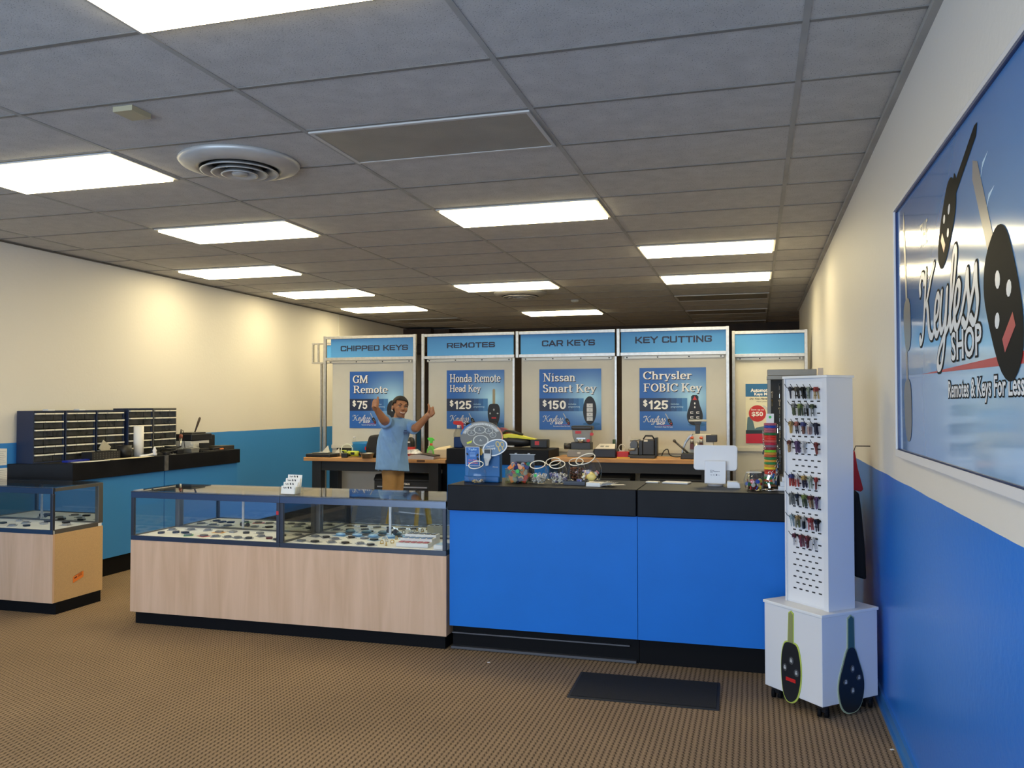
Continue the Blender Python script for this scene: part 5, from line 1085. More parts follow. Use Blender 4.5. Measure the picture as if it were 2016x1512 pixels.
o = MB().cyl((0, 0, 0), .010, .0015, 16).build('green_dot', GDOT); o.location = (-1.562, 2.0085, ZC+.058); o.rotation_euler = (R_(90), 0, R_(6)); tag(o, 'round green price dot stuck on a jar of silver rings', 'sticker')
o = MB().ball((0, 0, 0), (.030, .010, .026)).build('yellow_float', mat('soft_yellow', (.8, .62, .18), .4)); o.location = (-1.215, 2.112, ZC+.048); tag(o, 'yellow round fob in front of the largest jar', 'fob')
# black shallow dish
o = thing('black_dish', 'shallow black dish with a small dotted cube before the largest jar', 'dish', (-1.315, 2.06, ZC))
MB().box(-.065, .075, -.035, .035, 0, .004).box(-.065, .075, -.035, -.031, .004, .024).box(-.065, .075, .031, .035, .004, .024).box(-.065, -.061, -.031, .031, .004, .024).box(.071, .075, -.031, .031, .004, .024).build('dish_body', mat('navy_black_dish', (.010, .012, .025), .4), o)
o = MB().box(-.016, .016, -.016, .016, 0, .032).build('dotted_cube', mat('indigo_cube', (.10, .10, .28), .4), bevel=.002); o.location = (-1.285, 2.065, ZC+.0045); o.rotation_euler[2] = .3
q = MB()
for a, b in ((-.007, .008), (.008, .022)): q.prism(ell(a, b, .003, .004, 10), -.0168, -.0161, 'y')
q.build('dots', INKW, o); tag(o, 'small indigo cube with white dots in the black dish', 'cube')
# cards
o = thing('card_stack', 'fanned stack of white cards at the edge of the blue front counter', 'cards', (-1.165, 2.01, ZC), R_(-8))
MB().box(-.052, .040, -.045, .045, 0, .024).build('stack', PAPER, o)
for k in range(6): MB().at(.050+.011*k, .004*k, .0155, 0, R_(-38+5*k), 0).box(-.022, .022, -.043, .043, 0, .0015).build('loose_card', PAPER, o)
q = MB()
for a, b, c, d in ((-.03, .02, .005, .02), (-.04, -.005, -.02, -.005), (-.0, .03, -.03, -.018)): q.prism(ell((a+b)/2, (c+d)/2, (b-a)/2, (d-c)/2, 10), .0242, .0248)
q.build('print', mat('taupe_print', (.45, .38, .30), .6), o)
def slab(nm, lab, x, y, sx, sy, sz, m, rz=0, cat='card'):
    o = MB().box(-sx/2, sx/2, -sy/2, sy/2, 0, sz).build(nm, m, bevel=min(.003, sz*.3)); o.location = (x, y, ZC); o.rotation_euler[2] = rz; return tag(o, lab, cat)
slab('single_card', 'single white card lying right of the fanned stack', -1.045, 2.12, .09, .05, .0015, PAPER, .5)
slab('small_card', 'white price card on the counter left of the keyboard', -.845, 2.33, .085, .05, .010, PAPER, -.15)
slab('keyboard', 'slim white keyboard lying left of the white register screen', -.690, 2.33, .17, .10, .010, WHITE, R_(-10), 'keyboard')
def rbox(hx, hz, r, n=6): return [(sx*(hx-r)+r*math.cos(a), sz*(hz-r)+r*math.sin(a)) for sx, sz, q in ((1, 1, 0), (-1, 1, 90), (-1, -1, 180), (1, -1, 270)) for a in [R_(q+90*i/n) for i in range(n+1)]]
# white register
o = thing('register_screen', 'white tablet register seen from behind, on a white stand', 'register', (-.445, 2.22, ZC), R_(-4))
b = MB().at(0, .068, .17, R_(-10)).prism([(p[0], p[1]+.0035) for p in rbox(.137, .081, .022)], -.010, .010, 'y'); b.build('screen_housing', WHITE, o, bevel=.005, seg=3)
MB().at(0, 0, 0, R_(-8)).box(-.062, .070, -.006, .006, .014, .158).build('stand_plate', WHITE, o, bevel=.003); MB().prism(ell(.004, .02, .05, .045, 28), 0, .012).build('stand_foot', mat('grey_foot', (.35, .35, .37), .4), o)
lg = MB(); mp2 = lambda u, v, d: (u, -.0062-d-(-.0)+.139*0+v*math.tan(R_(0)), v)
MT = Matrix.Rotation(R_(-8), 4, 'X')
def onplate(polys): 
    mb = MB(); mb.M = MT; return add2d(mb, polys, lambda u, v, d: (u, -.0061-d, v), .0006)
onplate(fit(bfont('Square', .01), (-.008, .085, .032, .098))+fit(bfont('VISA', .03), (-.026, .066, -.014, .071))+fit(bfont('MC', .03), (-.008, .066, .002, .071))+[rect(.008, .0645, .017, .0735)]+fit(bfont('pay', .0), (.024, .065, .034, .071))).build('lettering', mat('slate_ink', (.12, .13, .17), .5), o)
onplate([rect(-.026, .084, -.012, .086), rect(-.026, .097, -.012, .099), rect(-.026, .086, -.024, .097), rect(-.014, .086, -.012, .097), rect(-.021, .0895, -.017, .0935)]).build('logo', mat('slate_ink', (.12, .13, .17), .5), o)
o = MB().prism([(-.035, 0), (.045, 0), (.040, .030), (.025, .040), (-.035, .042)], -.03, .03, 'y').build('card_reader', WHITE, bevel=.004); o.location = (-.328, 2.12, ZC); tag(o, 'small white card reader right of the register stand', 'card reader')
# bowl of coloured badges
o = thing('fish_bowl', 'round glass bowl of colourful chips near the spinner, right end of the counter', 'bowl', (-.203, 2.0, ZC))
MB().lathe([(.0005, 0), (.035, 0), (.050, .012), (.060, .035), (.060, .065), (.050, .095), (.045, .108), (.043, .108), (.048, .094), (.057, .065), (.057, .036), (.047, .014), (.0005, .004)], 32).build('bowl_wall', GLASS2, o); MB().torus((0, 0, .109), .0445, .0025, 30, 6).build('rim', mat('pale_glass_rim', (.8, .8, .7), .12), o)
cols = [('red', (.55, .03, .03)), ('yellow', (.80, .60, .08)), ('blue', (.02, .06, .40)), ('white', (.8, .8, .78)), ('dark green', (.03, .14, .06)), ('cream', (.75, .62, .40)), ('maroon', (.2, .02, .03))]
for i in range(32):
    a = i*2.4; lay = i//11; r = (.038 if i % 11 > 3 else .012); c = cols[(i*3) % 7]
    z = ZC+.016+.019*lay+.002*(i % 3); k = MB().cyl((0, 0, -.003), .013, .006, 14).build('round_chip', mat('chip_'+c[0].replace(' ', '_'), c[1], .35)); k.location = (-.203+r*math.cos(a), 2.0+r*math.sin(a), z); k.rotation_euler = (R_(55+(i*37) % 40), 0, i*1.1)
    tag(k, '%s chip in the round glass bowl' % c[0], 'chip', '%s chips in the glass bowl' % c[0])
# spinner of wrist coils
o = thing('coil_spinner', 'slim post with a white card top, carrying coloured wrist coils', 'spinner', (-.108, 2.02, ZC))
MB().lathe([(.0005, 0), (.05, 0), (.05, .006), (.014, .010), (.012, .40), (.0005, .40)], 20).build('post', CHROME, o); MB().box(-.022, .022, -.012, .012, .401, .46).build('card_top', PAPER, o); MB().cyl((0, 0, 0), .008, .001, 14).build('green_spot', GDOT, o).matrix_local = Matrix.Translation((.0, -.0122, .44)) @ Matrix.Rotation(R_(90), 4, 'X')
cc = [('rose', (.42, .10, .16)), ('blue', (.01, .06, .38)), ('rose', (.42, .12, .18)), ('dusty rose', (.38, .10, .14)), ('dark green', (.01, .14, .04)), ('scarlet', (.65, .03, .02)), ('scarlet', (.7, .05, .03)), ('coral', (.60, .10, .09)), ('crimson', (.48, .02, .05)), ('mauve', (.22, .13, .18)), ('wine', (.25, .02, .04)), ('lime', (.20, .55, .03)), ('orange', (.62, .28, .04)), ('rust', (.45, .10, .03)),
      ('green', (.02, .22, .06)), ('amber', (.65, .32, .05)), ('green', (.02, .24, .10)), ('orange', (.68, .25, .02)), ('yellow', (.75, .58, .03)), ('dark red', (.40, .03, .02)), ('red', (.6, .04, .03)), ('mixed grey', (.3, .3, .3)), ('green', (.03, .2, .06)), ('orange red', (.58, .10, .04)), ('dark green', (.02, .13, .05)), ('brown', (.2, .08, .03))]
NUM = ['first', 'second', 'third', 'fourth', 'fifth', 'sixth', 'seventh', 'eighth', 'ninth', 'tenth', 'eleventh', 'twelfth', 'thirteenth', 'fourteenth', 'fifteenth', 'sixteenth', 'seventeenth', 'eighteenth', 'nineteenth', 'twentieth', 'twenty first', 'twenty second', 'twenty third', 'twenty fourth', 'twenty fifth', 'lowest']
for i, (n, c) in enumerate(cc):
    m = mat('coil_'+n.replace(' ', '_'), c, .35); k = MB()
    for t in (0, .0066): k.torus((0, 0, t), .033+.001*math.sin(i*2.1), .0042, 24, 6)
    k = k.build('wrist_coil', m); k.location = (-.108+.001*math.sin(i*1.7), 2.02, ZC+.394-.0146*i); tag(k, '%s wrist coil, %s from the top of the spinner' % (n, NUM[i]), 'wrist coil', 'wrist coils on the spinner')
for i, (a, z) in enumerate(((200, .26), (215, .21), (190, .30), (-40, .10), (-60, .07), (-20, .13), (-75, .04), (-95, .06), (-50, .03), (-110, .012), (-30, .055), (-5, .34), (-10, .22))):
    a = R_(a); k = MB().torus((0, 0, 0), .011, .0012, 16, 5, 'y').box(-.006, .006, -.001, .001, -.040, -.012).build('split_ring', CHROME); k.location = (-.108+.043*math.cos(a), 2.02+.043*math.sin(a), ZC+z+.045); k.rotation_euler = (0, R_(20*math.sin(i*2)), a+1.57); tag(k, 'silver split ring clip dangling from the wrist coil spinner', 'key ring', 'split rings on the spinner')
# clear acrylic steps by the tower, dark boxes behind
o = thing('acrylic_steps', 'small white stepped stand on the counter, left of the white tower', 'stand', (-.030, 2.03, ZC)); 
for k in range(4): MB().box(-.035+.011*k, .06, -.03, .03, .001+.027*k, .0275+.027*k).build('step', mat('frosted_acrylic', (.74, .76, .8), .25), o, bevel=.002)
o = MB().box(-.09, .09, -.07, .07, 0, .095).build('receipt_printer', BLACK, bevel=.01); o.location = (-.14, 2.34, ZC); tag(o, 'black receipt printer behind the glass bowl of chips', 'printer')
# blue stand with round sign
o = thing('programmer_stand', 'upright blue counter stand carrying a round grey steering wheel sign', 'counter stand', (-1.945, 2.09, ZC), 0)
BS = sky_print('dark_blue_stand', (.015, .085, .22), (.012, .15, .42), 0, 1, 0, 0)
MB().box(-.122, .122, -.015, .045, 0, .262).build('column', BS, o, bevel=.004); MB().box(-.122, .122, -.035, -.0155, 0, .04).build('step_foot', mat('deep_blue_foot', (.012, .12, .36), .45), o, bevel=.008)
GW2 = mat('sign_grey', (.15, .142, .12), .45); GL = mat('sign_pale_grey', (.40, .39, .34), .45); ZS = .298
sg = MB().prism(ell(.0, ZS, .150, .108, 48), -.030, -.022, 'y').build('round_sign', GW2, o)
add = lambda nm, polys, m, d, par: add2d(MB(), polys, lambda u, v, q: (u, -.030-q, v), d).build(nm, m, par)
ringp = lambda rx0, ry0, rx1, ry1, a0, a1, cx=0, cz=ZS, n=40: [[(cx+rx0*math.cos(a), cz+ry0*math.sin(a)), (cx+rx1*math.cos(a), cz+ry1*math.sin(a)), (cx+rx1*math.cos(b), cz+ry1*math.sin(b)), (cx+rx0*math.cos(b), cz+ry0*math.sin(b))] for a, b in [(R_(a0+(a1-a0)*i/n), R_(a0+(a1-a0)*(i+1)/n)) for i in range(n)]]
add('rim_band', ringp(.112, .080, .140, .100, 25, 165), GL, .0005, sg); add('blue_arc', ringp(.138, .098, .150, .108, 120, 170), mat('arc_blue', (.02, .13, .36), .5), .0009, sg); add('orange_arc', ringp(.141, .101, .149, .107, -20, 40), mat('arc_orange', (.7, .28, .12), .5), .0009, sg)
tx = bfont('Do You Have a Transponder Key in Your Car?', .015); xs = [p[0] for q in tx for p in q]; X0, X1 = min(xs), max(xs)
add('arc_lettering', [[((.120+.020*y)*math.cos(R_(160-130*(x-X0)/(X1-X0))), ZS+(.085+.0145*y)*math.sin(R_(160-130*(x-X0)/(X1-X0)))) for x, y in q] for q in tx], INKW, .0010, sg)
dials = [(-.07, .030, .028, .019), (-.012, .050, .040, .024), (.052, .044, .027, .020), (.080, .018, .022, .018), (-.005, -.020, .052, .034)]
pale = []; dk = []; nd = []
for cx, dz, rx, rz in dials: pale += ringp(rx*.90, rz*.90, rx*1.06, rz*1.06, 0, 360, cx, ZS+dz, 28); dk.append(ell(cx, ZS+dz, rx*.9, rz*.9, 24)); nd += [rect(cx-.010, ZS+dz-.004, cx+.010, ZS+dz-.001), ell(cx-.002, ZS+dz+.006, .004, .004, 8)]
add('dial_face', dk, mat('dial_grey', (.13, .13, .115), .4), .0007, sg); add('dial_ring', pale, mat('dial_rim', (.55, .53, .45), .4), .0011, sg); add('dial_marks', nd, mat('dial_mark', (.5, .5, .45), .5), .0015, sg)
add('hub_shade', [[(-.085, ZS-.075), (-.03, ZS-.06), (.02, ZS-.085), (.0, ZS-.12), (-.06, ZS-.11)]], mat('hub_amber', (.62, .42, .12), .5), .0006, sg); add('lime_patch', [[(-.105, ZS-.035), (-.065, ZS-.020), (-.07, ZS-.036), (-.10, ZS-.047)]], mat('lime_patch', (.62, .66, .03), .5), .0006, sg)
eg = MB().at(.096, -.036, ZS-.066, 0, R_(-18), 0, 1.22).prism(ell(0, 0, .072, .043, 32), -.003, .003, 'y').build('oval_sign', mat('slate_blue_print', (.13, .22, .34), .45), o)
me_ = MB().at(.096, -.036, ZS-.066, 0, R_(-18), 0, 1.22); add2d(me_, ringp(.066, .038, .073, .044, 0, 360, 0, 0, 32), lambda u, v, q: (u, -.003-q, v), .0006).build('oval_rim', WH, eg)
me_ = MB().at(.096, -.036, ZS-.066, 0, R_(-18), 0, 1.22); kp = ringp(.007, .012, .013, .018, 0, 360, .022, .012, 16)+ringp(.007, .011, .012, .016, 0, 360, .045, .004, 16)+[rect(.016, -.030, .022, -.006), rect(.022, -.026, .03, -.02), rect(.038, -.026, .044, -.010)]
add2d(me_, kp, lambda u, v, q: (u, -.003-q, v), .0012).build('golden_keys', mat('golden_print', (.62, .47, .16), .5), eg)
me_ = MB().at(.096, -.036, ZS-.066, 0, R_(-10), 0, 1.22); add2d(me_, fit(bfont('Find out', .01, .2), (-.045, .008, .0, .016))+fit(bfont('Here', .02, .2), (-.042, -.010, .002, .004)), lambda u, v, q: (u, -.004-q, v), .0012).build('lettering', INKW, eg)
rd = MB().box(.024, .074, -.056, -.044, ZS-.135, ZS-.075).prism([(.024, ZS-.135), (.074, ZS-.135), (.062, ZS-.155), (.056, ZS-.185), (.036, ZS-.19)], -.056, -.048, 'y').build('key_reader', mat('pale_reader', (.5, .5, .48), .35), o, bevel=.003); MB().box(.029, .069, -.0575, -.0565, ZS-.105, ZS-.079).build('screen', BLACK, rd)
cdd = MB().at(-.050, -.055, .108, R_(6)).box(-.049, .049, -.002, .002, 0, .130).build('framed_card', mat('card_white_border', (.78, .76, .72), .4), o)
mm = MB().at(-.050, -.055, .108, R_(6)); add2d(mm, [rect(-.045, .004, .045, .126)], lambda u, v, q: (u, -.002-q, v), .0005).build('card_print', mat('card_blue', (.04, .16, .48), .4), cdd)
mm = MB().at(-.050, -.055, .108, R_(6)); add2d(mm, fit(strokes_to_polys(SCRIPT, (.14, .07), (.05, .05), 0, R_(35), 6), (-.030, .100, .030, .122))+[rect(-.02, .062+.009*i, .02, .064+.009*i) for i in range(4)], lambda u, v, q: (u, -.002-q, v), .0011).build('card_lettering', INKP, cdd)
mm = MB().at(-.050, -.055, .108, R_(6)); add2d(mm, fit(bfont('Our Keys', .03, .2), (-.030, .034, .030, .046))+fit(bfont('Made Here', .03, .2), (-.034, .016, .034, .029)), lambda u, v, q: (u, -.002-q, v), .0011).build('card_red_lettering', mat('pink_print', (.75, .20, .24), .5), cdd)
mm = MB().at(-.050, -.055, .108, R_(6)); add2d(mm, [ell(-.036, .080, .006, .010, 12, .6), ell(.034, .075, .007, .011, 12, -.5), ell(.035, .05, .007, .012, 12, .4)], lambda u, v, q: (u, -.002-q, v), .0011).build('card_keys', INKB, cdd)
o2 = fit(bfont('Ilco', .02), (.075, .098, .110, .107)); add2d(MB(), o2, lambda u, v, q: (u, -.0152-q, v), .0006).build('small_lettering', INKG, o)
# display bin with coloured tags
o = thing('tag_bin', 'clear plastic bin of coloured key tags with a tall dark back', 'bin', (-1.772, 2.04, ZC))
GB_ = mat('smoky_back', (.028, .028, .030), .3); CL = thin_glass('clear_bin_plastic', (.86, .87, .76), 1.2)
MB().box(.0, .165, .115, .121, .003, .180).build('dark_back', GB_, o); 
for x in (-.004, .145): MB().box(x, x+.004, 0, .114, .0, .095).build('side_wall', CL, o)
MB().box(.0, .145, 0, .003, 0, .095).box(.0, .145, .003, .114, 0, .003).build('front_wall', CL, o); MB().box(-.006, .171, .112, .124, .1805, .186).box(.03, .045, .112, .124, .186, .192).box(.12, .135, .112, .124, .186, .192).build('clip_bar', mat('clear_grey_bar', (.25, .25, .24), .2), o)
tc_ = [('orange', (.80, .24, .05)), ('red', (.62, .04, .03)), ('navy', (.02, .03, .14)), ('teal', (.03, .26, .24)), ('violet', (.12, .06, .22)), ('grey', (.30, .31, .34)), ('yellow green', (.30, .32, .03)), ('peach', (.80, .42, .25))]
for i in range(44):
    n, c = tc_[(i*5+i//8) % 8]; lay = i//11; k = MB().prism([(-.011, -.028), (.011, -.028), (.014, .016), (.007, .028), (-.007, .028), (-.014, .016)], -.003, .003, 'y').build('key_tag', mat('tag_'+n.replace(' ', '_'), c, .4))
    k.location = (-1.765+.024+(i % 6)*.0195+random.uniform(-.004, .004), 2.04+.024+((i//6) % 3)*.032, ZC+.030+.026*lay); k.rotation_euler = (R_(random.uniform(-35, 35)), R_(random.uniform(-80, 80)), random.uniform(-.5, .5)); tag(k, '%s key tag in the clear bin' % n, 'key tag', '%s tags in the clear bin' % n)
o = MB().cyl((0, 0, 0), .013, .001, 16).build('green_dot', GDOT); o.location = (-1.69, 2.0385, ZC+.080); o.rotation_euler = (R_(90), 0, 0); tag(o, 'round green dot stuck on the clear tag bin', 'sticker')
# key rack behind the tower
o = thing('key_rack', 'grey metal key rack hung with key blanks behind the white tower', 'key rack', (-.105, 3.25, 0))
RK = mat('taupe_rack_metal', (.27, .25, .21), .45, .3); MB().box(0, .345, .0, .16, 1.80, 1.845).box(-.004, .349, -.004, .164, 1.77, 1.7995).build('rack_cap', RK, o, bevel=.003)
MB().box(.0, .345, .135, .155, 1.06, 1.7695).build('rack_back', mat('dark_rack_back', (.035, .033, .028), .6), o)
for x in (.0, .105, .215, .325): MB().box(x, x+.018 if x else .022, .0, .022, 1.06, 1.7695).build('upright', RK, o)
MB().box(0, .345, .0, .16, 1.02, 1.0595).build('rack_sill', RK, o); MB().box(.02, .325, .02, .14, 0, 1.0195).build('rack_foot', mat('dark_rack_foot', (.02, .02, .02), .6), o)
kb = MB().prism(ell(0, -.010, .011, .011, 14), -.001, .001, 'y').box(-.004, .004, -.0009, .0009, -.052, -.020).build('x', BRASS); kme = kb.data; bpy.data.objects.remove(kb)
ks = kme.copy(); ks.materials.clear(); ks.materials.append(SIL)
for c in range(6):
    for r in range(11):
        if (c*7+r*3) % 9 == 0: continue
        k = link('key_blank', kme if (c+r*2) % 4 == 0 else ks); k.location = (-.105+.034+.053*c+(.008 if c > 1 else 0), 3.25+.095-.01*(r % 2), 1.745-.06*r); k.rotation_euler[2] = R_(30+(c*31+r*17) % 60)
        tag(k, ('brass' if (c+r*2) % 4 == 0 else 'silver')+' key blank hanging in the grey key rack', 'key', ('brass' if (c+r*2) % 4 == 0 else 'silver')+' blanks in the grey rack')
        MB().tube([(k.location.x+.105, .135, k.location.z-.002), (k.location.x+.105, .08, k.location.z-.002)], .0014, 6).build('peg', RK, o)
o = MB().box(-.018, .018, -.018, .018, 0, 1.85).build('wooden_post', mat('pale_wood_post', (.62, .52, .42), .6)); o.location = (.262, 3.20, 0); tag(o, 'pale wooden post standing right of the grey key rack', 'post')
# dark garment at the end of the counter
o = thing('jacket', 'black jacket with a red collar hanging behind the white tower at the wall', 'jacket', (.375, 1.98, 0))
MB().prism([(-.030, .60), (.035, .585), (.030, .75), (.012, .98), (.0, 1.08), (-.030, 1.09)], -.06, .06, 'y').build('jacket_body', mat('black_cloth', (.010, .010, .013), .85), o, bevel=.012); MB().prism([(-.030, 1.095), (.012, 1.085), (.024, 1.10), (-.005, 1.22), (-.02, 1.32), (-.030, 1.30)], -.055, .055, 'y').build('red_collar', mat('red_cloth', (.40, .015, .03), .8), o, bevel=.006)
MB().tube([(-.02, .0, 1.315), (-.01, 0, 1.345), (.069, 0, 1.345)], .003, 6).build('hanger_loop', BLACK, o)
# ================================================================ goods on the showcase decks
ZD = .6326
FOB = {}
def fob_mesh(c, pack):
    key = (c, pack)
    if key in FOB: return FOB[key]
    mb = MB()
    prof = [(-.020, -.028), (.020, -.028), (.026, -.01), (.024, .02), (.012, .032), (-.012, .032), (-.024, .02), (-.026, -.01)]
    if pack: mb.mat(1).box(-.036, .036, -.05, .05, 0, .0012); mb.mat(0).at(0, 0, .0013).prism(prof, 0, .011)
    else: mb.mat(0).prism(prof, 0, .013).mat(1).box(-.004, .004, .032, .062, .004, .008)
    for dx, dy in ((-.009, .012), (.009, .012), (-.009, -.004), (.009, -.004)): mb.mat(2).cyl((dx, dy, .011 if pack else .013), .005, .0015, 8)
    M1 = mat('clear_sleeve', (.60, .62, .66), .15, spec=.8) if pack == 1 else mat('backing_%s' % pack, dict(orange=(.80, .38, .06), green=(.04, .30, .12), red=(.55, .06, .07), white=(.72, .72, .72), blue=(.22, .42, .68)).get(pack, (.5, .5, .5)), .3) if pack else STEEL
    o = mb.build('x', [mat('fob_'+c, dict(black=(.012, .012, .014), grey=(.20, .21, .23), wine=(.10, .012, .015), silver=(.35, .36, .38))[c], .3), M1, mat('fob_button', (.20, .20, .21), .4)], bevel=.002)
    me = o.data; bpy.data.objects.remove(o); FOB[key] = me; return me
def fob(x, y, c, pack, rz, label, group, sc=1):
    o = link('key_fob', fob_mesh(c, pack)); o.location = (x, y, ZD); o.rotation_euler[2] = rz; o.scale = (sc, sc, sc)
    return tag(o, label, 'key fob', group)
A = [(-4.44, 2.04, 'black', 0, 'black fob nearest the left glass end of the showcase'), (-4.47, 2.20, 'grey', 1, 'sleeved grey fob at the back left corner of the showcase'), (-4.35, 2.09, 'black', 0, 'black fob, left of the pair beside the green pack'), (-4.27, 2.09, 'black', 0, 'black fob, right of the pair beside the green pack'), (-4.33, 2.24, 'grey', 1, 'sleeved grey fob behind the pair of black fobs'),
 (-4.18, 2.01, 'grey', 'green', 'fob on a green backing at the front of the left showcase'), (-4.05, 2.01, 'grey', 'red', 'fob on a red backing at the front of the left showcase'), (-3.95, 2.01, 'grey', 1, 'sleeved grey fob just right of the red pack'), (-4.19, 2.25, 'grey', 1, 'sleeved grey fob behind the green pack'), (-4.05, 2.19, 'grey', 'orange', 'fob on a bright orange backing in the left showcase'), (-3.95, 2.22, 'silver', 0, 'small silver fob right of the orange pack'),
 (-3.85, 2.01, 'grey', 1, 'first of three sleeved grey fobs left of the middle posts'), (-3.76, 2.0, 'grey', 1, 'second of three sleeved grey fobs left of the middle posts'), (-3.67, 2.0, 'black', 1, 'third of three sleeved fobs left of the middle posts'), (-3.64, 2.11, 'grey', 1, 'sleeved grey fob behind the row near the middle posts'), (-3.83, 2.21, 'black', 0, 'single black fob lying alone near the mirror door edge'), (-3.72, 2.22, 'grey', 'white', 'grey fob on white backing near the middle posts'), (-3.53, 2.04, 'wine', 0, 'wine coloured fob beside the middle posts'), (-3.50, 2.17, 'black', 0, 'black fob behind the wine coloured one'), (-3.44, 2.0, 'black', 1, 'sleeved black fob against the middle posts'), (-3.42, 2.25, 'grey', 1, 'sleeved grey fob at the back beside the middle posts')]
for x, y, c, p, lab in A: fob(x, y, c, p, random.uniform(-.5, .5)+(1.3 if p == 'orange' else .9), lab, 'fobs in the left half of the showcase', .92)
B_ = [(-3.25, 2.0, 1), (-3.14, 1.99, 1), (-3.02, 2.01, 1), (-2.91, 2.0, 1), (-2.80, 2.01, 1), (-2.71, 1.98, 1), (-3.26, 2.21, 1), (-3.16, 2.19, 1), (-3.06, 2.14, 1), (-2.98, 2.23, 1), (-2.87, 2.21, 'white'), (-2.78, 2.18, 'blue')]
LB = ['first', 'second', 'third', 'fourth', 'fifth', 'sixth']
for i, (x, y, p) in enumerate(B_): fob(x, y, ('grey', 'black')[i % 2], p, random.uniform(.6, 1.4), '%s sleeved fob from the left in the %s row of the right showcase' % (LB[i % 6], 'front' if i < 6 else 'back'), 'fobs in the right half of the showcase', .92)
for i, (x, y) in enumerate(((-3.10, 2.295), (-2.97, 2.30), (-2.84, 2.295), (-2.71, 2.30), (-2.58, 2.30), (-2.46, 2.30))):
    o = MB().box(-.05, .05, -.035, .035, 0, .003).ball((0, 0, .0125), (.04, .026, .0122), 14, 6).build('blue_pack', mat('pale_blue_pack', (.30, .52, .75), .2, spec=.8)); o.location = (x, y, ZD); o.rotation_euler[2] = random.uniform(-.12, .12); tag(o, 'pale blue pack, %s from the left along the mirror doors' % LB[i], 'pack', 'pale blue packs along the mirror')
for i, (x, y) in enumerate(((-2.70, 2.21), (-2.66, 2.05), (-2.60, 1.99), (-2.66, 2.13), (-2.60, 2.09), (-2.64, 2.25), (-2.58, 2.22), (-2.53, 2.27))):
    o = MB().torus((0, 0, .012), .011, .003, 14, 6, 'y').box(-.004, .004, -.002, .002, 0, .004).box(-.012, .012, -.006, .006, 0, .005).build('brass_charm', BRASS if i % 3 else SIL); o.location = (x, y, ZD); o.rotation_euler[2] = i*.9; tag(o, 'small %s charm standing beside the white step tray' % ('brass' if i % 3 else 'silver'), 'charm', 'small %s charms by the step tray' % ('brass' if i % 3 else 'silver'))
o = thing('step_tray', 'white stepped tray of coloured chips at the right end of the showcase', 'tray', (-2.52, 1.97, ZD))
for k in range(3): MB().box(0, .23, .075*k, .075*k+.0745, 0, .028+.018*k).build('step', mat('white_tray', (.76, .76, .76), .4), o, bevel=.002)
for k, (n, c) in enumerate((('red', (.50, .10, .12)), ('blue', (.10, .22, .45)), ('black', (.02, .02, .024)))):
    for i in range(5):
        q = MB().box(-.015, .015, -.022, .022, 0, .004).build('chip', mat('tray_chip_'+n, c, .35)); q.location = (-2.52+.028+.0435*i, 1.97+.037+.075*k, ZD+.0285+.018*k); tag(q, '%s transponder chip, %s from the left on the white step tray' % (n, LB[i]), 'chip', '%s chips on the step tray' % n)
o = MB().box(0, .075, 0, .13, 0, .03).build('tray', mat('white_tray', (.76, .76, .76), .4), bevel=.002); o.location = (-2.235, 1.93, ZD); tag(o, 'partly hidden white tray with a pale blue card at the showcase end', 'tray'); MB().box(.008, .070, .02, .10, .0302, .033).build('blue_card', mat('pale_blue_card', (.35, .52, .70), .4), o)
D_ = [(-5.84, 2.05, 'grey', 1), (-5.71, 2.06, 'black', 0), (-5.86, 2.2, 'grey', 1), (-5.66, 2.18, 'silver', 0), (-6.02, 2.13, 'black', 0), (-6.0, 2.27, 'silver', 'white'), (-5.45, 2.19, 'silver', 1), (-5.74, 2.30, 'black', 0), (-5.55, 2.29, 'black', 0), (-6.12, 2.06, 'grey', 1)]
DL = ['sleeved grey fob near the front of the far left showcase', 'black fob near the front corner post of the far left showcase', 'sleeved grey fob behind the front ones in the far left showcase', 'silver fob right of centre in the far left showcase', 'black fob at the photo\'s left edge in the far left showcase', 'fob on a white backing at the back of the far left showcase', 'sleeved silver fob behind the right side glass of the far left showcase', 'black fob at the mirror doors of the far left showcase', 'black fob at the back right of the far left showcase', 'sleeved grey fob at the hidden end of the far left showcase']
for (x, y, c, p), l in zip(D_, DL): fob(x, y, c, p, random.uniform(.5, 1.6), l, 'fobs in the far left showcase', .95)
# tiered card holder on the showcase top
o = thing('card_holder', 'white tiered card holder standing on the seam of the two showcases', 'card holder', (-3.305, 1.945, .9655), R_(-4))
for k in range(4):
    c = MB().at(0, .022*k-.03, .004+.0, R_(-9)).box(-.058, .058, -.001, .001, .0, .055+.024*k).build('card', PAPER, o)
    m = MB().at(0, .022*k-.03, .004, R_(-9)); add2d(m, fit(strokes_to_polys(SCRIPT, (.16, .09), (.06, .06), 0, R_(35), 6), (-.045, .034+.024*k, -.012, .047+.024*k))+[ell(.0+.02*i, .042+.024*k, .005, .008, 10, .5) for i in range(2)], lambda u, v, d: (u, -.001-d, v), .0006).build('card_print', INKB, c)
MB().box(-.062, .062, -.045, .065, 0, .003).box(-.062, -.059, -.045, .065, .003, .05).box(.059, .062, -.045, .065, .003, .05).build('holder', thin_glass('acrylic_holder', (.9, .92, .92)), o)
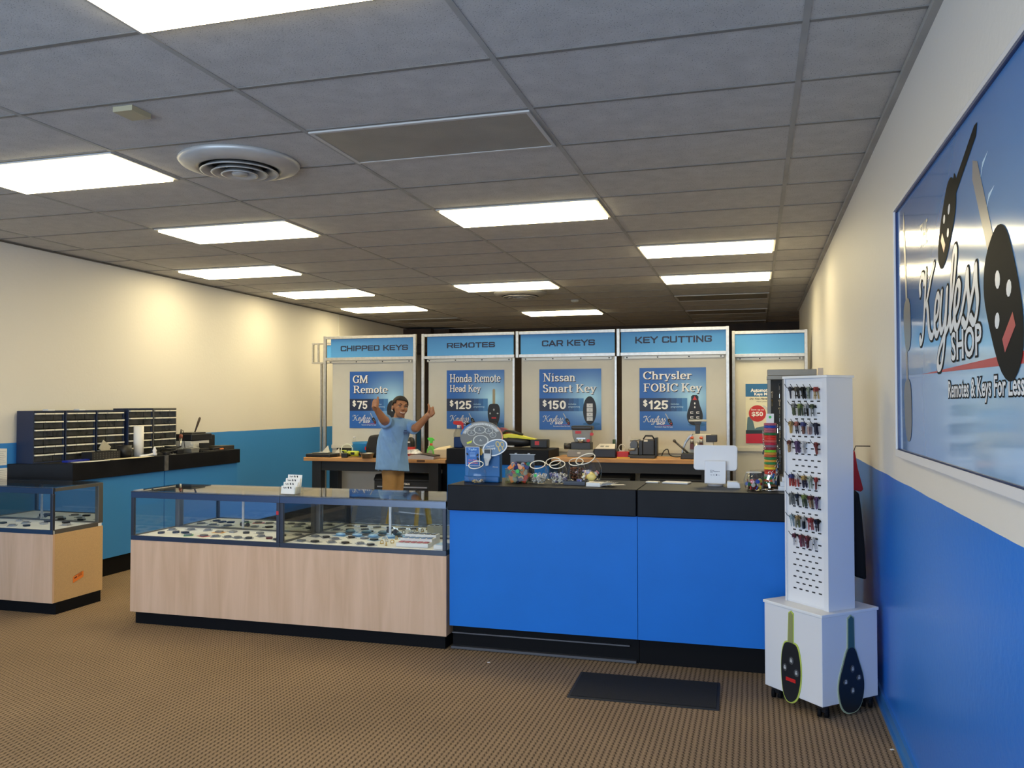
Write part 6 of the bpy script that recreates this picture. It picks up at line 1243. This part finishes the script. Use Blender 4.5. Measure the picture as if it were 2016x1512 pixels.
# floor mat
o = thing('door_mat', 'black rectangular floor mat in front of the blue counter', 'floor mat', (-.79, 1.455, 0), R_(1.5))
MB().box(-.385, .385, -.205, .205, 0, .010).build('mat_pile', mat('black_rubber_mat', (.010, .010, .010), .9, bump=.6, bscale=300), o); MB().box(-.40, .40, -.22, -.2055, 0, .006).box(-.40, .40, .2055, .22, 0, .006).box(-.40, -.3855, -.2055, .2055, 0, .006).box(.3855, .40, -.2055, .2055, 0, .006).build('border', mat('black_mat_border', (.016, .016, .016), .7), o)
for i, (x, y, l) in enumerate(((.40, .96, 'tiny white scrap on the carpet beside the right wall baseboard'), (-1.78, 1.70, 'tiny white scrap on the carpet in front of the blue counter'))):
    o = MB().box(-.008, .008, -.005, .005, 0, .002).build('paper_scrap', PAPER); o.location = (x, y, .0005); o.rotation_euler[2] = .6; tag(o, l, 'paper scrap')
# stepladder out of frame, seen in the mirror doors
o = thing('stepladder', 'yellow stepladder reflected in the mirror doors of the right showcase', 'ladder', (-4.25, -1.95, 0), R_(20))
YL = mat('yellow_fibreglass', (.70, .45, .02), .45)
for s in (-1, 1):
    MB().bar((s*.27, -.45, 0), (s*.17, 0, 1.70), .03, .07).build('front_rail', YL, o); MB().bar((s*.25, .40, 0), (s*.15, .06, 1.68), .025, .05).build('rear_rail', YL, o)
for k in range(5):
    t = (k+1)/6; MB().cbox((0, -.45*(1-t), 1.70*t), (.54-.2*t, .08, .03)).build('step', ALU, o)
MB().box(-.19, .19, -.06, .12, 1.70, 1.73).build('ladder_cap', YL, o); MB().bar((.272, -.41, .30), (.252, -.33, .62), .005, .05).build('label', PAPER, o)
# ================================================================ the man giving two thumbs up behind the showcases
SKIN = mat('tan_skin', (.36, .165, .085), .5, noise=.06, nscale=12); HAIRM = mat('short_dark_hair', (.012, .008, .006), .75, bump=.6, bscale=220)
SHIRT = mat('light_blue_cotton', (.175, .34, .64), .85, noise=.08, nscale=7); PANTS = mat('khaki_cotton', (.34, .20, .075), .8, noise=.12, nscale=9)
man = thing('person', 'person in a light blue shirt and khaki trousers giving two thumbs up', 'person', (-3.905, 5.0, 0), R_(16.1))
def cap(mb, a, b, ra, rb, n=16):
    a, b = Vector(a), Vector(b); k = 4; d = (b-a)
    L_ = d.length; pts = [a-d/L_*ra*.7]+[a]+[a+d*i/k for i in range(1, k)]+[b]+[b+d/L_*rb*.7]
    mb.tube(pts, [ra*.55, ra]+[ra+(rb-ra)*i/k for i in range(1, k)]+[rb, rb*.55], n); return mb
def remesh(o, vox, sm=4, fac=.6, disp=0):
    m = o.modifiers.new('remesh', 'REMESH'); m.mode = 'VOXEL'; m.voxel_size = vox; m.use_smooth_shade = True
    s = o.modifiers.new('smooth', 'SMOOTH'); s.iterations = sm; s.factor = fac
    if disp:
        t = bpy.data.textures.new('folds', 'CLOUDS'); t.noise_scale = .11; t.noise_depth = 2
        d = o.modifiers.new('folds', 'DISPLACE'); d.texture = t; d.strength = disp; d.mid_level = .5
    return o
HD = Vector((.086, -.05, 1.552))
HM = Matrix.Translation(HD) @ Matrix.Rotation(R_(26), 4, 'Z') @ Matrix.Rotation(R_(9), 4, 'Y') @ Matrix.Rotation(R_(-6), 4, 'X') @ Matrix.Scale(1.03, 4)
b = MB(); b.M = HM
b.ball((0, .012, .030), (.074, .092, .084), 28, 18).ball((0, -.028, -.030), (.058, .058, .070), 24, 14).ball((0, -.045, -.078), (.032, .030, .028), 16, 10)
b.ball((0, -.060, -.052), (.042, .030, .030), 16, 10).ball((-.036, -.058, -.022), (.024, .022, .022), 12, 8).ball((.036, -.058, -.022), (.024, .022, .022), 12, 8)
b.ball((0, -.078, .022), (.058, .018, .014), 14, 8)
b.tube([(0, -.082, .016), (0, -.096, -.008), (0, -.104, -.026), (0, -.088, -.034)], [.009, .012, .015, .012], 10).ball((-.013, -.092, -.028), .010, 8, 6).ball((.013, -.092, -.028), .010, 8, 6)
for s in (-1, 1): b.ball((s*.076, .012, -.006), (.010, .020, .032), 12, 8)
b.tube([(-.030, -.083, -.056), (0, -.090, -.066), (.030, -.083, -.056)], [.006, .010, .006], 8)
b.M = Matrix.Identity(4)
cap(b, HD+Vector((-.006, .03, -.07)), (.055, -.01, 1.39), .055, .062)
RS, RE, RW = Vector((-.030, -.12, 1.385)), Vector((-.045, -.345, 1.435)), Vector((-.098, -.47, 1.545))
LS, LE, LW = Vector((.135, .10, 1.365)), Vector((.255, -.04, 1.335)), Vector((.395, -.13, 1.478))
cap(b, RS, RE, .056, .046); cap(b, RE, RW, .046, .030); cap(b, LS, LE, .056, .045); cap(b, LE, LW, .045, .030)
cap(b, (.03, -.01, 1.30), (.0, .0, 1.0), .095, .11); cap(b, (.0, 0, 1.0), (.0, 0, .93), .09, .085)
def hand(mb, W, d, n, up):
    d, n, up = d.normalized(), n.normalized(), up.normalized()
    P = lambda a, b_, c: W+d*a+n*b_+up*c
    for k in range(5):                                             # palm: a stack of rounded bars from wrist to knuckles
        z = .030-.015*k; mb.tube([P(.0, .0, z*.6), P(.035, .0, z), P(.078, .004, z*.95)], [.015, .017, .015], 10)
    for k in range(4):                                             # four fingers curled in beneath the thumb, each its own length
        z = .031-.0205*k; l = (.030, .034, .032, .025)[k]
        mb.tube([P(.078, .004, z), P(.088, .022, z), P(.083, .022+l*.6, z), P(.060, .030+l*.62, z-.001), P(.042, .024+l*.35, z-.002)], [.0105, .0105, .010, .0092, .008], 10)
    mb.tube([P(.018, .014, .020), P(.034, .024, .042), P(.040, .024, .068), P(.036, .022, .092), P(.034, .021, .102)], [.017, .0145, .0125, .0110, .006], 10)
hand(b, RW, Vector((-.05, -.10, .10)), Vector((.95, -.25, .0)), Vector((.12, .12, 1)))
hand(b, LW, Vector((.10, -.05, .085)), Vector((-.15, -.95, -.1)), Vector((-.22, .05, .95)))
AX = Vector((.545, .838, 0))
for s in (-1, 1):
    h = AX*(.085*s)
    cap(b, h*.7+Vector((0, 0, .90)), h*.7+Vector((0, -.02, .50)), .058, .045); cap(b, h*.7+Vector((0, -.02, .50)), h*.7+Vector((0, .02, .10)), .045, .038)
body = remesh(b.build('body', SKIN, man), .0052, 3, .5)
# face: eyes, brows, smile
f = MB(); f.M = HM
for s in (-1, 1): f.ball((s*.031, -.079, .004), (.0135, .006, .0052), 14, 8)
f.build('eye_white', mat('eye_white', (.6, .55, .5), .3), body, smooth=True)
f = MB(); f.M = HM
for s in (-1, 1): f.ball((s*.031+.001, -.0835, .0035), (.006, .003, .0052), 12, 6)
f.build('iris', mat('dark_iris', (.012, .007, .005), .2), body, smooth=True)
f = MB(); f.M = HM
for s in (-1, 1): f.tube([(s*.014, -.0935, .022), (s*.030, -.0935, .028), (s*.050, -.078, .021)], [.0032, .0042, .0022], 8)
f.build('eyebrow', HAIRM, body)
f = MB(); f.M = HM
for s in (-1, 1): f.tube([(s*.018, -.086, .0085), (s*.031, -.0865, .0115), (s*.046, -.079, .007)], .0018, 6)
f.build('eyelid_line', mat('lash_line', (.03, .015, .01), .6), body)
f = MB(); f.M = HM
f.tube([(-.033, -.0805, -.050), (-.018, -.0935, -.060), (0, -.0985, -.063), (.018, -.0935, -.060), (.033, -.0805, -.050)], [.0015, .0042, .005, .0042, .0015], 8)
f.build('teeth', mat('teeth', (.72, .68, .6), .3), body)
f = MB(); f.M = HM
f.tube([(-.036, -.0785, -.047), (-.018, -.0945, -.066), (0, -.0995, -.0705), (.018, -.0945, -.066), (.036, -.0785, -.047)], [.0018, .004, .0048, .004, .0018], 8).tube([(-.035, -.079, -.047), (-.017, -.0955, -.0545), (0, -.100, -.0565), (.017, -.0955, -.0545), (.035, -.079, -.047)], [.0015, .0028, .003, .0028, .0015], 8)
f.build('lips', mat('lips', (.25, .075, .055), .45), body)
# hair: close cropped cap
h = MB(); h.M = HM
vs, fs = [], []
nn, mm_ = 40, 24
for i in range(mm_+1):
    p = math.pi*i/mm_
    for j in range(nn):
        t = 2*math.pi*j/nn; vs.append((.0785*math.sin(p)*math.cos(t), .012+.0965*math.sin(p)*math.sin(t), .033+.089*math.cos(p)))
for i in range(mm_):
    for j in range(nn):
        q = [i*nn+j, i*nn+(j+1) % nn, (i+1)*nn+(j+1) % nn, (i+1)*nn+j]
        c = sum((Vector(vs[a]) for a in q), Vector())/4
        lim = .066+.10*(-c.y-.055)*.6 if c.y < -.045 else (.030 if c.y < -.005 else (.012 if c.y < .03 else -.035))
        if c.z > lim: fs.append(tuple(q))
h.raw(vs, fs, True)
ho = h.build('hair', HAIRM, man, smooth=True); sd = ho.modifiers.new('thick', 'SOLIDIFY'); sd.thickness = .006; sd.offset = 1
# T-shirt
s = MB()
rings = [(.885, .0, .0, .205, .165), (.96, -.004, .0, .195, .155), (1.08, -.004, .0, .185, .145), (1.20, .004, -.005, .185, .138), (1.29, .025, -.012, .192, .132), (1.355, .045, -.018, .185, .115), (1.405, .052, -.015, .140, .095), (1.438, .053, -.012, .082, .078), (1.448, .053, -.012, .066, .066)]
vs, fs, n = [], [], 36
th = math.atan2(.838, .545)
for z, cx, cy, ra, rb in rings:
    for j in range(n):
        t = 2*math.pi*j/n; u, v = ra*math.cos(t), rb*math.sin(t)
        vs.append((cx+u*math.cos(th)-v*math.sin(th), cy+u*math.sin(th)+v*math.cos(th), z-(.022*math.cos(t) if z < .9 else 0)))
for i in range(len(rings)-1):
    for j in range(n): fs.append((i*n+j, i*n+(j+1) % n, (i+1)*n+(j+1) % n, (i+1)*n+j))
fs += [tuple(range(n))[::-1], tuple(range((len(rings)-1)*n, len(rings)*n))]
s.raw(vs, fs, True)
s.tube([RS+Vector((.03, .06, -.02)), RS, RS+(RE-RS)*.45, RS+(RE-RS)*.66], [.080, .072, .070, .073], 20)
s.tube([LS+Vector((-.04, .0, -.01)), LS, LS+(LE-LS)*.6, LS+(LE-LS)*.88], [.080, .070, .068, .072], 20)
def on_shirt(z, deg, out=0):
    for (z0, x0, y0, a0, b0), (z1, x1, y1, a1, b1) in zip(rings, rings[1:]):
        if z0 <= z <= z1:
            k = (z-z0)/(z1-z0); L_ = lambda p, q: p+(q-p)*k; t = R_(deg)-th
            u, v = (L_(a0, a1)+out)*math.cos(t), (L_(b0, b1)+out)*math.sin(t)
            return (L_(x0, x1)+u*math.cos(th)-v*math.sin(th), L_(y0, y1)+u*math.sin(th)+v*math.cos(th), z)
# cloth folds: soft ridges running down from the raised arms; angles seen from above, 270 is toward the camera
for path, r in ((((1.34, 225), (1.26, 245), (1.16, 268), (1.06, 285), (.98, 292)), .017), (((1.33, 215), (1.20, 232), (1.06, 250), (.95, 262)), .016), (((1.36, 255), (1.30, 275), (1.22, 295), (1.14, 312)), .014), (((1.28, 205), (1.12, 215), (.98, 225), (.89, 230)), .015),
                (((1.33, 335), (1.22, 325), (1.10, 318), (.98, 312)), .014), (((1.05, 300), (.97, 303), (.89, 306)), .014), (((1.10, 240), (1.0, 244), (.89, 247)), .013), (((1.30, 262), (1.20, 282), (1.12, 298)), .012)):
    s.tube([on_shirt(z, a, -.004) for z, a in path], [r*.35]+[r]*(len(path)-2)+[r*.35], 10)
shirt = remesh(s.build('t_shirt', SHIRT, man), .0075, 4, .5, .014)
# small chest print and collar
MB().torus((.056, -.018, 1.440), .064, .0075, 28, 8).build('collar', SHIRT, man)
lg = MB()
for k, (w, z) in enumerate(((.030, .018), (.042, .0), (.036, -.016))): lg.box(-w/2, w/2, -.0012, .0012, z-.004, z+.004)
lo = lg.build('chest_print', mat('navy_shirt_print', (.015, .03, .12), .7), man); lo.matrix_local = Matrix.Translation((.150, -.098, 1.295)) @ Matrix.Rotation(R_(30), 4, 'Z') @ Matrix.Rotation(R_(-6), 4, 'X')
# trousers and shoes
p = MB()
cap(p, (0.008, 0, .97), (0.008, 0, .90), .115, .108)
for sg_ in (-1, 1):
    h_ = AX*(.055*sg_)+Vector((.008, 0, 0))
    p.tube([h_+Vector((0, 0, .90)), h_+Vector((0, -.01, .70)), h_+Vector((0, -.02, .50)), h_+Vector((0, .015, .28)), h_+Vector((0, .02, .075))], [.085, .076, .072, .070, .072], 18)
remesh(p.build('trousers', PANTS, man), .010, 5, .6, .014)
for sg_ in (-1, 1):
    h_ = AX*(.088*sg_); sh = MB().at(h_.x, h_.y, 0, 0, 0, R_(38)).prism([(-.045, .06), (-.048, -.02), (-.05, -.12), (-.03, -.19), (.0, -.205), (.03, -.19), (.05, -.12), (.048, -.02), (.045, .06), (.02, .085), (-.02, .085)], 0, .075)
    sh.build('shoe', mat('black_shoe', (.02, .018, .016), .5), man, bevel=.02, seg=3)
